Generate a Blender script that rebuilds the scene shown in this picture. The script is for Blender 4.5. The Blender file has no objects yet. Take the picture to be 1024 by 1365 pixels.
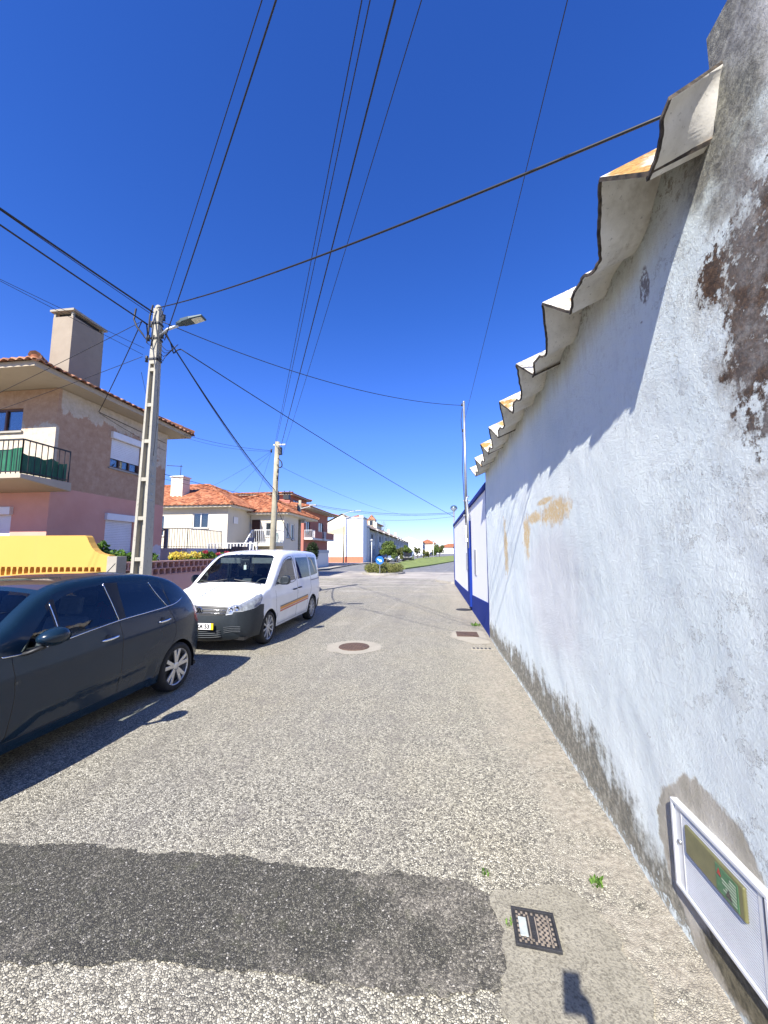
import bpy, bmesh, math, random
import numpy as np
from mathutils import Vector, Matrix, noise as mnoise
from mathutils.geometry import delaunay_2d_cdt
R = math.radians
random.seed(7)
rng = np.random.default_rng(11)
SC = bpy.context.scene
COL = SC.collection

# ------------------------------------------------------------------ camera
cam_d = bpy.data.cameras.new('camera')
cam = bpy.data.objects.new('camera', cam_d); COL.objects.link(cam)
cam.location = (0, 0, 1.8)
cam.rotation_euler = (R(90 + 5.994), 0, R(7.367))
cam_d.sensor_fit = 'HORIZONTAL'; cam_d.sensor_width = 36
cam_d.lens = 36 * 500 / 1024
cam_d.clip_start = 0.02; cam_d.clip_end = 6000
SC.camera = cam

# ------------------------------------------------------------------ light
SUN_AZ, SUN_EL = 16.5, 42.5           # direction the light travels (from +Y towards +X), height
w = bpy.data.worlds.new('World'); SC.world = w; w.use_nodes = True
nt = w.node_tree; bg = nt.nodes['Background']
sky = nt.nodes.new('ShaderNodeTexSky'); sky.sky_type = 'NISHITA'; sky.sun_disc = False
sky.sun_elevation = R(SUN_EL); sky.sun_rotation = R(180 + SUN_AZ)
sky.air_density = 1.0; sky.dust_density = 0.0; sky.ozone_density = 3.0; sky.altitude = 0
hs = nt.nodes.new('ShaderNodeHueSaturation'); hs.inputs['Saturation'].default_value = 1.22; hs.inputs['Hue'].default_value = 0.508
hs.inputs['Value'].default_value = 1.0
tc = nt.nodes.new('ShaderNodeTexCoord'); sx = nt.nodes.new('ShaderNodeSeparateXYZ'); nt.links.new(tc.outputs['Generated'], sx.inputs[0])
cr = nt.nodes.new('ShaderNodeValToRGB'); nt.links.new(sx.outputs[2], cr.inputs[0])
for i, (ps, cc) in enumerate([(0.0, (.40, .43, .68)), (.10, (.46, .49, .80)), (.30, (.53, .62, .98)), (.55, (.42, .58, .92)), (1.0, (.40, .55, .88))]):
    e = cr.color_ramp.elements[i] if i < 2 else cr.color_ramp.elements.new(ps)
    e.position = ps; e.color = cc + (1,)
mu = nt.nodes.new('ShaderNodeMix'); mu.data_type = 'RGBA'; mu.blend_type = 'MULTIPLY'; mu.inputs[0].default_value = 1
nt.links.new(sky.outputs[0], hs.inputs['Color']); nt.links.new(hs.outputs[0], mu.inputs[6]); nt.links.new(cr.outputs[0], mu.inputs[7]); nt.links.new(mu.outputs[2], bg.inputs['Color'])
bg.inputs['Strength'].default_value = 0.12
sd = bpy.data.lights.new('sun', 'SUN'); sd.energy = 4.9; sd.angle = R(0.5); sd.color = (1, 0.955, 0.88)
sun = bpy.data.objects.new('sun', sd); COL.objects.link(sun)
dv = Vector((math.sin(R(SUN_AZ)) * math.cos(R(SUN_EL)), math.cos(R(SUN_AZ)) * math.cos(R(SUN_EL)), -math.sin(R(SUN_EL))))
sun.rotation_euler = dv.to_track_quat('-Z', 'Y').to_euler(); sun.location = (0, 0, 60)
SC.view_settings.view_transform = 'Standard'; SC.view_settings.look = 'None'
SC.view_settings.exposure = 1.15; SC.view_settings.gamma = 1.0

# ------------------------------------------------------------------ shader helper
class Sh:
    def __init__(s, name):
        s.mat = bpy.data.materials.new(name); s.mat.use_nodes = True
        s.t = s.mat.node_tree; s.b = s.t.nodes['Principled BSDF']; s.out = s.t.nodes['Material Output']
        s._p = None
    def put(s, sock, v):
        if isinstance(v, bpy.types.NodeSocket): s.t.links.new(v, sock)
        elif isinstance(v, (tuple, list)) and sock.type == 'RGBA': sock.default_value = tuple(v) + ((1,) if len(v) == 3 else ())
        else: sock.default_value = v
    def n(s, typ, **k):
        nd = s.t.nodes.new('ShaderNode' + typ)
        for a, v in k.items(): setattr(nd, a, v)
        return nd
    def pos(s):
        if s._p is None: s._p = s.n('NewGeometry').outputs['Position']
        return s._p
    def obj(s): return s.n('TexCoord').outputs['Object']
    def island(s): return s.n('NewGeometry').outputs['Random Per Island']
    def sep(s, v):
        nd = s.n('SeparateXYZ'); s.put(nd.inputs[0], v); return nd.outputs[0], nd.outputs[1], nd.outputs[2]
    def comb(s, x, y, z):
        nd = s.n('CombineXYZ')
        for i, v in enumerate((x, y, z)): s.put(nd.inputs[i], v)
        return nd.outputs[0]
    def scale(s, v, k):
        nd = s.n('VectorMath', operation='MULTIPLY'); s.put(nd.inputs[0], v); nd.inputs[1].default_value = k; return nd.outputs[0]
    def noise(s, v, sc, det=4, rough=.55, dist=0):
        nd = s.n('TexNoise'); s.put(nd.inputs['Vector'], v); nd.inputs['Scale'].default_value = sc
        nd.inputs['Detail'].default_value = det; nd.inputs['Roughness'].default_value = rough; nd.inputs['Distortion'].default_value = dist
        return nd.outputs['Fac']
    def vor(s, v, sc, feature='F1', out='Distance', rnd=1.0):
        nd = s.n('TexVoronoi', feature=feature); s.put(nd.inputs['Vector'], v); nd.inputs['Scale'].default_value = sc
        nd.inputs['Randomness'].default_value = rnd
        return nd.outputs[out]
    def m(s, op, a, b=0.0, c=None, clamp=False):
        nd = s.n('Math', operation=op, use_clamp=clamp); s.put(nd.inputs[0], a); s.put(nd.inputs[1], b)
        if c is not None: s.put(nd.inputs[2], c)
        return nd.outputs[0]
    def mr(s, v, a, b, c=0.0, d=1.0, smooth=True):
        nd = s.n('MapRange', interpolation_type='SMOOTHSTEP' if smooth else 'LINEAR')
        s.put(nd.inputs[0], v)
        for i, q in enumerate((a, b, c, d)): s.put(nd.inputs[i + 1], q)
        return nd.outputs[0]
    def mix(s, f, a, b, mode='MIX'):
        nd = s.n('Mix', data_type='RGBA', blend_type=mode); nd.clamp_factor = True
        s.put(nd.inputs[0], f); s.put(nd.inputs[6], a); s.put(nd.inputs[7], b); return nd.outputs[2]
    def ramp(s, f, stops, interp='LINEAR'):
        nd = s.n('ValToRGB'); cr = nd.color_ramp; cr.interpolation = interp
        while len(cr.elements) < len(stops): cr.elements.new(0.5)
        for e, (p, c) in zip(cr.elements, stops): e.position = p; e.color = tuple(c) + (1,)
        s.put(nd.inputs[0], f); return nd.outputs[0]
    def bump(s, h, st=.5, dist=.01, normal=None):
        nd = s.n('Bump'); s.put(nd.inputs['Height'], h); nd.inputs['Strength'].default_value = st; nd.inputs['Distance'].default_value = dist
        if normal is not None: s.put(nd.inputs['Normal'], normal)
        s.t.links.new(nd.outputs[0], s.b.inputs['Normal']); return nd.outputs[0]
    def set(s, **k):
        names = dict(col='Base Color', rough='Roughness', metal='Metallic', coat='Coat Weight', coatr='Coat Roughness', spec='Specular IOR Level', alpha='Alpha', em='Emission Color', ems='Emission Strength')
        for a, v in k.items(): s.put(s.b.inputs[names[a]], v)
        return s
    def blob(s, c, r, wob=.35, nsc=6.0):
        """1 inside an ellipse (y,z) with a ragged edge, 0 outside"""
        x, y, z = s.sep(s.pos())
        a = s.m('DIVIDE', s.m('SUBTRACT', y, c[0]), r[0]); b = s.m('DIVIDE', s.m('SUBTRACT', z, c[1]), r[1])
        d = s.m('SQRT', s.m('ADD', s.m('MULTIPLY', a, a), s.m('MULTIPLY', b, b)))
        nz = s.m('MULTIPLY', s.m('SUBTRACT', s.noise(s.pos(), nsc, 6, .65), .5), wob * 4)
        return s.m('ADD', d, nz)

def plain(name, col, rough=.6, metal=0, var=.12, sc=6, bump=0, bsc=60, coat=0, spec=.5):
    s = Sh(name)
    nz = s.noise(s.obj(), sc, 5, .6)
    k = lambda f: tuple(min(1, c * f) for c in col)
    s.set(col=s.ramp(nz, [(.3, k(1 - var)), (.7, k(1 + var))]), rough=rough, metal=metal, coat=coat, spec=spec)
    if bump: s.bump(s.noise(s.obj(), bsc, 3), bump, .01)
    return s.mat

# ------------------------------------------------------------------ mesh helper
BASE = {}
class MB:
    def __init__(s): s.v = []; s.f = []; s.m = []
    def add(s, v, f, mi=0):
        o = len(s.v); s.v += [tuple(q) for q in v]; s.f += [tuple(i + o for i in q) for q in f]; s.m += [mi] * len(f); return s
    def box(s, x0, x1, y0, y1, z0, z1, mi=0):
        v = [(x, y, z) for z in (z0, z1) for y in (y0, y1) for x in (x0, x1)]
        return s.add(v, [(0, 2, 3, 1), (4, 5, 7, 6), (0, 1, 5, 4), (2, 6, 7, 3), (0, 4, 6, 2), (1, 3, 7, 5)], mi)
    def beam(s, a, b, w, h, mi=0, up=(0, 0, 1)):
        a = Vector(a); b = Vector(b); d = (b - a).normalized(); sx = d.cross(Vector(up))
        if sx.length < 1e-4: sx = d.cross(Vector((1, 0, 0)))
        sx.normalize(); sz = sx.cross(d)
        v = []
        for p in (a, b):
            for i, j in ((-1, -1), (1, -1), (1, 1), (-1, 1)): v.append(p + sx * w / 2 * i + sz * h / 2 * j)
        return s.add(v, [(3, 2, 1, 0), (4, 5, 6, 7), (0, 1, 5, 4), (1, 2, 6, 5), (2, 3, 7, 6), (3, 0, 4, 7)], mi)
    def prism(s, poly, axis, a0, a1, mi=0):
        """poly: 2D points in the two other axes, extruded along axis"""
        def P(p, a): return {'x': (a, p[0], p[1]), 'y': (p[0], a, p[1]), 'z': (p[0], p[1], a)}[axis]
        n = len(poly); v = [P(p, a0) for p in poly] + [P(p, a1) for p in poly]
        f = [tuple(range(n))[::-1], tuple(range(n, 2 * n))] + [(i, (i + 1) % n, n + (i + 1) % n, n + i) for i in range(n)]
        return s.add(v, f, mi)
    def tube(s, pts, r, n=8, mi=0, caps=True, flat=1.0):
        pts = [Vector(p) for p in pts]; k = len(pts); rr = r if isinstance(r, (list, tuple)) else [r] * k
        v = []; ref = None
        for i, p in enumerate(pts):
            d = (pts[min(i + 1, k - 1)] - pts[max(i - 1, 0)]).normalized()
            if ref is None: ref = Vector((0, 0, 1)) if abs(d.z) < .9 else Vector((1, 0, 0))
            a = d.cross(ref).normalized(); b = a.cross(d); ref = b
            for j in range(n):
                t = 2 * math.pi * j / n; v.append(p + a * math.cos(t) * rr[i] + b * math.sin(t) * rr[i] * flat)
        f = [(i * n + j, i * n + (j + 1) % n, (i + 1) * n + (j + 1) % n, (i + 1) * n + j) for i in range(k - 1) for j in range(n)]
        if caps: f += [tuple(range(n))[::-1], tuple(range((k - 1) * n, k * n))]
        return s.add(v, f, mi)
    def lathe(s, prof, c, axis='z', n=24, mi=0, a0=0, a1=2 * math.pi):
        full = abs(a1 - a0 - 2 * math.pi) < 1e-6; m = n if full else n + 1
        v = []
        for r, h in prof:
            for j in range(m):
                t = a0 + (a1 - a0) * j / n; p, q = r * math.cos(t), r * math.sin(t)
                v.append({'z': (c[0] + p, c[1] + q, c[2] + h), 'x': (c[0] + h, c[1] + p, c[2] + q), 'y': (c[0] + p, c[1] + h, c[2] + q)}[axis])
        f = []
        for i in range(len(prof) - 1):
            for j in range(n if full else n):
                j2 = (j + 1) % m if full else j + 1
                f.append((i * m + j, i * m + j2, (i + 1) * m + j2, (i + 1) * m + j))
        return s.add(v, f, mi)
    def build(s, name, mats, parent=None, smooth=False, bevel=0, seg=2, fix=True, kind=None, weld=0):
        me = bpy.data.meshes.new(name)
        b = Vector((0, 0, 0))
        if parent is not None: b = BASE.get(parent.name, Vector((0, 0, 0)))
        elif s.v and kind is None:
            a = np.array(s.v); b = Vector(((a[:, 0].min() + a[:, 0].max()) / 2, (a[:, 1].min() + a[:, 1].max()) / 2, a[:, 2].min()))
        me.from_pydata([(q[0] - b[0], q[1] - b[1], q[2] - b[2]) for q in s.v], [], s.f)
        mats = mats if isinstance(mats, (list, tuple)) else [mats]
        for m in mats: me.materials.append(m)
        if len(mats) > 1: me.polygons.foreach_set('material_index', s.m)
        if weld or fix:
            bm = bmesh.new(); bm.from_mesh(me)
            if weld: bmesh.ops.remove_doubles(bm, verts=bm.verts, dist=weld)
            if fix: bmesh.ops.recalc_face_normals(bm, faces=bm.faces)
            bm.to_mesh(me); bm.free()
        if smooth: me.polygons.foreach_set('use_smooth', [True] * len(me.polygons))
        me.update()
        o = bpy.data.objects.new(name, me); COL.objects.link(o)
        if parent is not None: o.parent = parent; BASE[o.name] = b
        else: o.location = b; BASE[o.name] = b
        if bevel:
            md = o.modifiers.new('bevel', 'BEVEL'); md.width = bevel; md.segments = seg; md.limit_method = 'ANGLE'; md.angle_limit = R(40)
        if kind: o['kind'] = kind
        return o

def tag(o, label, cat, group=None):
    o['label'] = label; o['category'] = cat
    if group: o['group'] = group
    return o
def thing(name, label, cat, loc=(0, 0, 0), group=None):
    o = bpy.data.objects.new(name, None); COL.objects.link(o); o.location = loc; o.empty_display_size = .2
    BASE[o.name] = Vector(loc); return tag(o, label, cat, group)
def copy_tree(o, loc=None, rotz=None, scale=None, label=None):
    c = o.copy(); COL.objects.link(c)
    if loc is not None: c.location = loc
    if rotz is not None: c.rotation_euler = (0, 0, rotz)
    if scale is not None: c.scale = (scale,) * 3
    if label: c['label'] = label
    for ch in list(o.children):
        d = ch.copy(); COL.objects.link(d); d.parent = c
        for g in list(ch.children):
            e = g.copy(); COL.objects.link(e); e.parent = d
    return c
def catmull(pts, step):
    P = [np.array(p, float) for p in pts]; out = []
    for i in range(len(P) - 1):
        p0 = P[i - 1] if i else 2 * P[0] - P[1]; p3 = P[i + 2] if i + 2 < len(P) else 2 * P[-1] - P[-2]
        n = max(1, int(math.ceil(np.linalg.norm(P[i + 1] - P[i]) / step)))
        for k in range(n):
            t = k / n
            out.append(.5 * (2 * P[i] + (P[i + 1] - p0) * t + (2 * p0 - 5 * P[i] + 4 * P[i + 1] - p3) * t * t + (3 * P[i] - p0 - 3 * P[i + 1] + p3) * t ** 3))
    out.append(P[-1]); return out
def inpoly(p, poly):
    x, y = p; c = False; j = len(poly) - 1
    for i in range(len(poly)):
        a, b = poly[i], poly[j]
        if (a[1] > y) != (b[1] > y) and x < (b[0] - a[0]) * (y - a[1]) / (b[1] - a[1]) + a[0]: c = not c
        j = i
    return c
def text_mesh(body, size, depth=.002):
    cu = bpy.data.curves.new('txt', 'FONT'); cu.body = body; cu.size = size; cu.extrude = depth; cu.align_x = 'CENTER'; cu.align_y = 'CENTER'; cu.offset = size * .035
    o = bpy.data.objects.new('txt', cu); COL.objects.link(o)
    me = bpy.data.meshes.new_from_object(o.evaluated_get(bpy.context.evaluated_depsgraph_get()))
    v = [tuple(q.co) for q in me.vertices]; f = [tuple(p.vertices) for p in me.polygons]
    bpy.data.objects.remove(o); bpy.data.meshes.remove(me); return v, f
def leaves(mb, blobs, size, flat=.5):
    """blobs: (centre, radii, count); quads scattered mostly near the outside of every blob"""
    for c, r, n in blobs:
        d = rng.normal(size=(n, 3)); d /= np.linalg.norm(d, axis=1)[:, None]
        k = rng.uniform(.15, 1, n) ** .5
        p = np.array(c) + d * k[:, None] * np.array(r)
        for i in range(n):
            a = rng.normal(size=3); a /= np.linalg.norm(a); b = np.cross(a, rng.normal(size=3)); b /= np.linalg.norm(b)
            s_ = size * rng.uniform(.6, 1.4); a = a * s_; b = b * s_ * flat
            q = p[i]; mb.add([q - a, q - b * .9, q + a, q + b * .9], [(0, 1, 2, 3)])
    return mb
# ------------------------------------------------------------------ materials
def add_vec(s, p, k, sc=3):
    nd = s.n('TexNoise'); s.put(nd.inputs['Vector'], p); nd.inputs['Scale'].default_value = sc; nd.inputs['Detail'].default_value = 3
    v = s.n('VectorMath', operation='MULTIPLY_ADD'); s.put(v.inputs[0], nd.outputs['Color']); v.inputs[1].default_value = (k, k, k); s.put(v.inputs[2], p)
    return v.outputs[0]
def road_mat():
    s = Sh('road_aggregate'); p = s.pos(); x, y, z = s.sep(p)
    wp = add_vec(s, p, .009, 80)
    c1 = s.vor(wp, 100, 'F1', 'Color'); r1, g1, b1 = s.sep(c1)
    e = s.vor(wp, 100, 'DISTANCE_TO_EDGE')
    big = s.noise(p, .55, 5, .6); mid = s.noise(p, 3.2, 5, .65)
    # the coarse stones thin out into finer surfacing in worn places
    stone = s.ramp(r1, [(0, (.09, .085, .074)), (.16, (.19, .176, .148)), (.4, (.34, .315, .262)), (.75, (.47, .44, .37)), (1, (.66, .62, .53))])
    gap = s.mr(s.m('ADD', e, s.m('MULTIPLY', s.m('SUBTRACT', s.noise(p, 30, 3), .5), .22)), .01, .13)
    col = s.mix(gap, (.07, .064, .056), stone)
    tint = s.ramp(big, [(.3, (.95, .96, .93)), (.55, (1.03, 1.03, .96)), (.75, (1.03, 1.0, .88))])
    col = s.mix(1.0, col, tint, 'MULTIPLY')
    col = s.mix(s.m('MULTIPLY', s.mr(mid, .5, .72), .45), col, (.17, .155, .135))
    # sandy dirt strip along the right-hand wall
    wx = s.m('ADD', x, s.m('MULTIPLY', s.m('SUBTRACT', s.noise(p, 1.1, 6, .6), .5), 1.0))
    dirt = s.mr(wx, .35, .95)
    dcol = s.ramp(s.noise(p, 26, 6, .7), [(.3, (.16, .14, .11)), (.52, (.35, .315, .25)), (.75, (.50, .46, .38))])
    col = s.mix(s.m('MULTIPLY', dirt, s.mr(s.noise(p, 5, 5, .7), .3, .62)), col, dcol)
    # dusty crossing, then darker plain asphalt further on
    far = s.mr(s.m('ADD', y, s.m('MULTIPLY', s.m('SUBTRACT', s.noise(s.scale(p, (.25, 1, 1)), .35, 5, .7), .5), 9)), 23.5, 26)
    dust = s.ramp(s.noise(s.scale(p, (.35, 1.2, 1)), .9, 6, .65), [(.32, (.20, .185, .165)), (.5, (.36, .325, .275)), (.68, (.55, .50, .42))])
    col = s.mix(s.m('MULTIPLY', s.mr(y, 14, 21), s.mr(s.noise(s.scale(p, (.3, 1.2, 1)), .8, 5, .6), .48, .62)), col, dust)
    col = s.mix(far, col, dust)
    asp = s.ramp(s.noise(p, 1.5, 5, .6), [(.3, (.14, .14, .142)), (.7, (.22, .217, .21))])
    col = s.mix(s.mr(s.m('ADD', y, s.m('MULTIPLY', s.m('SUBTRACT', big, .5), 8)), 32, 35), col, asp)
    # wheel tracks polished darker, oil drips, a pale seam and sandy scatter
    trk = s.noise(s.scale(p, (1.5, .10, 1)), 1.6, 5, .6); col = s.mix(s.m('MULTIPLY', s.mr(trk, .5, .7), .30), col, (.15, .138, .118))
    col = s.mix(s.m('MULTIPLY', s.mr(s.noise(s.scale(p, (1, .55, 1)), .7, 6, .7), .55, .7), .30), col, (.50, .455, .37))
    spot = s.mr(s.noise(p, 2.7, 4, .55), .70, .76); col = s.mix(s.m('MULTIPLY', spot, .55), col, (.07, .064, .055))
    sx_ = s.m('ABSOLUTE', s.m('SUBTRACT', s.m('ADD', x, s.m('MULTIPLY', s.m('SUBTRACT', s.noise(p, 2.5, 4), .5), .10)), s.m('MULTIPLY_ADD', y, .105, -2.62)))
    seam = s.m('MULTIPLY', s.m('SUBTRACT', 1, s.mr(sx_, .01, .07)), s.m('MULTIPLY', s.mr(y, 7.5, 9), s.mr(s.noise(p, 3, 4), .35, .55))); col = s.mix(s.m('MULTIPLY', seam, .16), col, (.56, .52, .44))
    s.set(col=col, rough=s.mr(r1, 0, 1, .62, .9), spec=.35)
    h = s.m('ADD', s.m('MULTIPLY', s.mr(e, 0, .22), 1.0), s.m('MULTIPLY', g1, .5))
    s.bump(s.m('ADD', h, s.m('MULTIPLY', s.noise(p, 160, 2), .25)), .55, .008)
    return s.mat
M = {}
M['road'] = road_mat()
def patch_mat():
    s = Sh('dark_asphalt_patch'); p = s.pos(); x, y, z = s.sep(p)
    wp = add_vec(s, p, .009, 80); c1 = s.vor(wp, 120, 'F1', 'Color'); r1, g1, b1 = s.sep(c1); e = s.vor(wp, 120, 'DISTANCE_TO_EDGE')
    st = s.ramp(r1, [(0, (.050, .047, .036)), (.55, (.115, .108, .083)), (.85, (.20, .187, .145)), (.97, (.24, .225, .19)), (1, (.50, .47, .41))])
    col = s.mix(s.mr(e, .02, .14), (.028, .028, .028), st)
    wear = s.mr(s.m('ADD', s.noise(p, 2.2, 6, .7), s.m('MULTIPLY', s.mr(x, -1.2, .35), .16)), .5, .75)
    col = s.mix(s.m('MULTIPLY', wear, .55), col, s.ramp(r1, [(0, (.09, .082, .07)), (1, (.42, .38, .31))]))
    col = s.mix(s.m('MULTIPLY', s.mr(s.noise(p, 9, 4), .58, .7), .25), col, (.07, .075, .035))
    s.set(col=col, rough=.8, spec=.3); s.bump(s.m('ADD', s.mr(e, 0, .2), s.m('MULTIPLY', g1, .5)), .6, .007); return s.mat
M['patch'] = patch_mat()
def concrete(name, a, b, sc=3.0, bump=.4, dirt=(.10, .09, .075), dl=.62):
    s = Sh(name); p = s.pos(); n1 = s.noise(p, sc, 6, .65); n2 = s.noise(p, sc * 9, 5, .7)
    col = s.mix(n1, a, b); col = s.mix(s.m('MULTIPLY', s.mr(n2, dl - .08, dl + .12), .7), col, dirt)
    s.set(col=col, rough=.88, spec=.25); s.bump(s.m('ADD', n2, s.m('MULTIPLY', s.noise(p, 140, 3), .5)), bump, .006); return s.mat
M['concrete'] = concrete('pole_concrete', (.30, .28, .225), (.41, .385, .315), 2.0)
M['pave'] = concrete('pavement_concrete', (.30, .275, .235), (.45, .42, .36), 1.2)
M['kerb'] = concrete('kerb_stone', (.28, .26, .225), (.40, .375, .325), 2.5)
M['mortar'] = concrete('mortar_surround', (.25, .23, .185), (.38, .35, .29), 5, .6)
M['chimney'] = concrete('chimney_render', (.22, .18, .135), (.35, .295, .225), 1.6, .3, (.15, .12, .09), .68)

def wall_mat():
    s = Sh('weathered_limewash'); p = s.pos(); x, y, z = s.sep(p)
    sub = lambda a, b: s.m('SUBTRACT', a, b); mul = lambda a, b: s.m('MULTIPLY', a, b); add = lambda a, b: s.m('ADD', a, b); mx = lambda a, b: s.m('MAXIMUM', a, b)
    n_lo = s.noise(p, .9, 5, .6); n_md = s.noise(p, 5, 6, .65); n_hi = s.noise(p, 28, 6, .7); n_vf = s.noise(p, 95, 4, .7)
    streak = s.noise(s.scale(p, (1, 5.5, .5)), 2.2, 5, .65)
    col = s.ramp(n_lo, [(.3, (.69, .765, .75)), (.5, (.77, .835, .81)), (.7, (.82, .87, .84))])
    col = s.mix(mul(s.mr(streak, .52, .72), .3), col, (.66, .70, .71))
    # pinkish-grey scrubbed area below the ochre
    d = s.blob((4.0, 1.45), (1.1, .75), .22, 3); col = s.mix(mul(sub(1, s.mr(d, .5, 1.1)), .4), col, (.66, .62, .62))
    # ochre patches where a newer coat has gone
    for c, r, wb in (((3.75, 2.18), (.46, .12), .5), ((4.05, 2.32), (.28, .035), .12), ((6.25, 1.86), (.15, .42), .6), ((4.85, 1.98), (.16, .26), .6), ((4.45, 2.18), (.30, .07), .4)):
        d = s.blob(c, r, wb, 9); m_ = mul(sub(1, s.mr(d, .6, 1.2)), s.mr(n_hi, .26, .52)); col = s.mix(mul(m_, .8), col, s.ramp(n_vf, [(.3, (.62, .38, .11)), (.7, (.74, .54, .22))]))
        edge = mul(s.mr(d, .85, 1.02), sub(1, s.mr(d, 1.02, 1.3))); col = s.mix(mul(edge, mul(s.mr(n_md, .5, .6), .45)), col, (.46, .32, .17))
    # hairline cracks and small flaked spots
    crack = sub(1, s.mr(s.vor(add_vec(s, p, .16), 2.2, 'DISTANCE_TO_EDGE'), .0, .008))
    crack = mul(crack, s.mr(s.noise(p, 1.4, 3), .52, .64)); crack = mul(crack, .35); col = s.mix(mul(crack, .6), col, (.33, .32, .30))
    nearm = sub(1, s.mr(y, 2.6, 5.5))
    pit = mul(s.mr(s.noise(p, 55, 6, .8), .62, .70), mul(s.mr(n_md, .36, .56), add(.12, mul(nearm, .8)))); col = s.mix(mul(pit, .45), col, (.30, .29, .26))
    hal = mul(s.mr(s.noise(p, 17, 5, .7), .52, .66), mul(nearm, .3)); col = s.mix(hal, col, (.62, .64, .62))
    flake = mul(s.mr(n_hi, .63, .68), mul(s.mr(n_md, .50, .62), add(.25, nearm))); col = s.mix(mul(flake, .75), col, s.ramp(n_vf, [(.35, (.16, .145, .125)), (.65, (.42, .39, .34))]))
    # mould skirting above the ground, ragged top and runs upwards
    hh = add(.34, add(mul(sub(n_md, .5), .7), mul(sub(streak, .5), .45)))
    hh = mul(hh, add(.62, mul(s.mr(y, 2.1, 3.2), add(.3, mul(sub(1, s.mr(y, 3.5, 8)), .35)))))
    sk = sub(1, s.mr(add(z, mul(sub(n_hi, .5), .3)), sub(hh, .14), add(hh, .10)))
    keep = s.mr(add(n_hi, mul(s.mr(z, 0, .11), .22)), .46, .6)
    mould = s.ramp(n_hi, [(.3, (.06, .055, .038)), (.48, (.20, .18, .13)), (.66, (.42, .385, .30))])
    col = s.mix(mul(mul(sk, keep), .92), col, mould)
    # moss and dirt run on the near pier
    m1 = s.blob((1.46, 2.62), (.14, .50), .42, 7); m2 = s.blob((1.30, 2.88), (.30, .30), .4, 6); m3 = s.blob((1.60, 2.93), (.10, .14), .4, 9)
    dm = s.m('MINIMUM', m1, s.m('MINIMUM', m2, m3))
    moss = sub(1, s.mr(dm, .7, 1.15)); mossk = mul(s.mr(moss, 0, .25), s.mr(add(mul(n_hi, 1.25), add(mul(s.mr(dm, 1.1, .2), .26), mul(sub(n_md, .5), .35))), .66, .78))
    col = s.mix(mul(sub(1, s.mr(dm, .9, 1.9)), mul(s.mr(n_md, .42, .6), .6)), col, (.34, .31, .255))
    mc = s.ramp(s.noise(p, 45, 6, .75), [(.3, (.012, .007, .004)), (.48, (.058, .028, .013)), (.6, (.12, .062, .028)), (.74, (.28, .21, .13))])
    col = s.mix(mul(mossk, .96), col, mc)
    m4 = s.blob((1.36, 1.85), (.10, .45), .45, 8); sp4 = mul(sub(1, s.mr(m4, .5, 1.3)), s.mr(n_hi, .52, .62)); col = s.mix(mul(sp4, .8), col, (.15, .14, .12))
    pl = mul(s.mr(s.noise(p, 8, 6, .7), .58, .62), s.mr(y, 2.5, 1.7)); col = s.mix(mul(pl, .28), col, (.55, .54, .49)); pe_ = mul(s.mr(s.noise(p, 8, 6, .7), .565, .58), mul(sub(1, s.mr(s.noise(p, 8, 6, .7), .58, .60)), s.mr(y, 2.5, 1.7))); col = s.mix(mul(pe_, .6), col, (.20, .185, .16))
    # grey lichen bloom up the pier head, cleaner band on its near side
    up = mul(s.mr(add(z, mul(sub(n_md, .5), 1.1)), 3.02, 3.42), s.mr(y, 2.05, 1.58))
    lich = s.ramp(s.noise(p, 38, 6, .75), [(.32, (.045, .043, .042)), (.46, (.13, .125, .11)), (.6, (.28, .27, .22)), (.75, (.50, .49, .42))])
    band = mul(s.mr(y, 1.2, 1.32), sub(1, s.mr(y, 1.62, 1.9)))
    col = s.mix(mul(mul(up, band), .93), col, lich)
    clean = mul(sub(1, s.mr(y, 1.24, 1.34)), s.mr(z, 2.7, 3.1)); col = s.mix(mul(clean, s.mr(n_md, .3, .5)), col, s.ramp(n_hi, [(.35, (.42, .40, .34)), (.55, (.68, .66, .60))]))
    low = mul(s.mr(y, 1.62, 1.35), s.mr(n_md, .40, .58)); col = s.mix(mul(low, .5), col, s.ramp(n_hi, [(.35, (.16, .15, .14)), (.6, (.5, .5, .48))]))
    # cement patch round the meter box
    dp = s.blob((1.93, .38), (.37, .40), .16, 5); pm = sub(1, s.mr(dp, .93, 1.0))
    col = s.mix(mul(pm, .96), col, s.ramp(n_md, [(.3, (.32, .29, .22)), (.5, (.47, .43, .35)), (.7, (.56, .53, .46))]))
    dp2 = s.blob((1.80, .12), (.22, .12), .35, 7); col = s.mix(mul(sub(1, s.mr(dp2, .7, 1.1)), .9), col, s.ramp(n_hi, [(.35, (.05, .045, .025)), (.6, (.19, .165, .10))]))
    # dark growth along the line where the sheets meet the wall
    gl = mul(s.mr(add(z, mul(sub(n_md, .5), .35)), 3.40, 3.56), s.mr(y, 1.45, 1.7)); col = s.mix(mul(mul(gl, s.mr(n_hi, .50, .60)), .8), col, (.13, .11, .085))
    pk = s.blob((2.06, 3.22), (.05, .11), .3, 12); col = s.mix(mul(sub(1, s.mr(pk, .8, 1.05)), s.mr(n_hi, .4, .5)), col, (.27, .25, .235))
    # rain-dirt under the eave
    ev = mul(s.mr(add(z, mul(sub(streak, .5), .5)), 3.2, 3.5), s.mr(y, 1.5, 1.9)); col = s.mix(mul(ev, .4), col, (.47, .42, .33))
    s.set(col=col, rough=.9, spec=.2)
    bub = s.mr(s.noise(p, 70, 8, .82), .36, .7)
    h = add(mul(bub, .75), add(mul(n_hi, .5), mul(n_md, 1.6)))
    h = add(h, add(mul(mossk, mul(s.noise(p, 60, 4, .8), 3.0)), mul(sub(0, flake), .9)))
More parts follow.
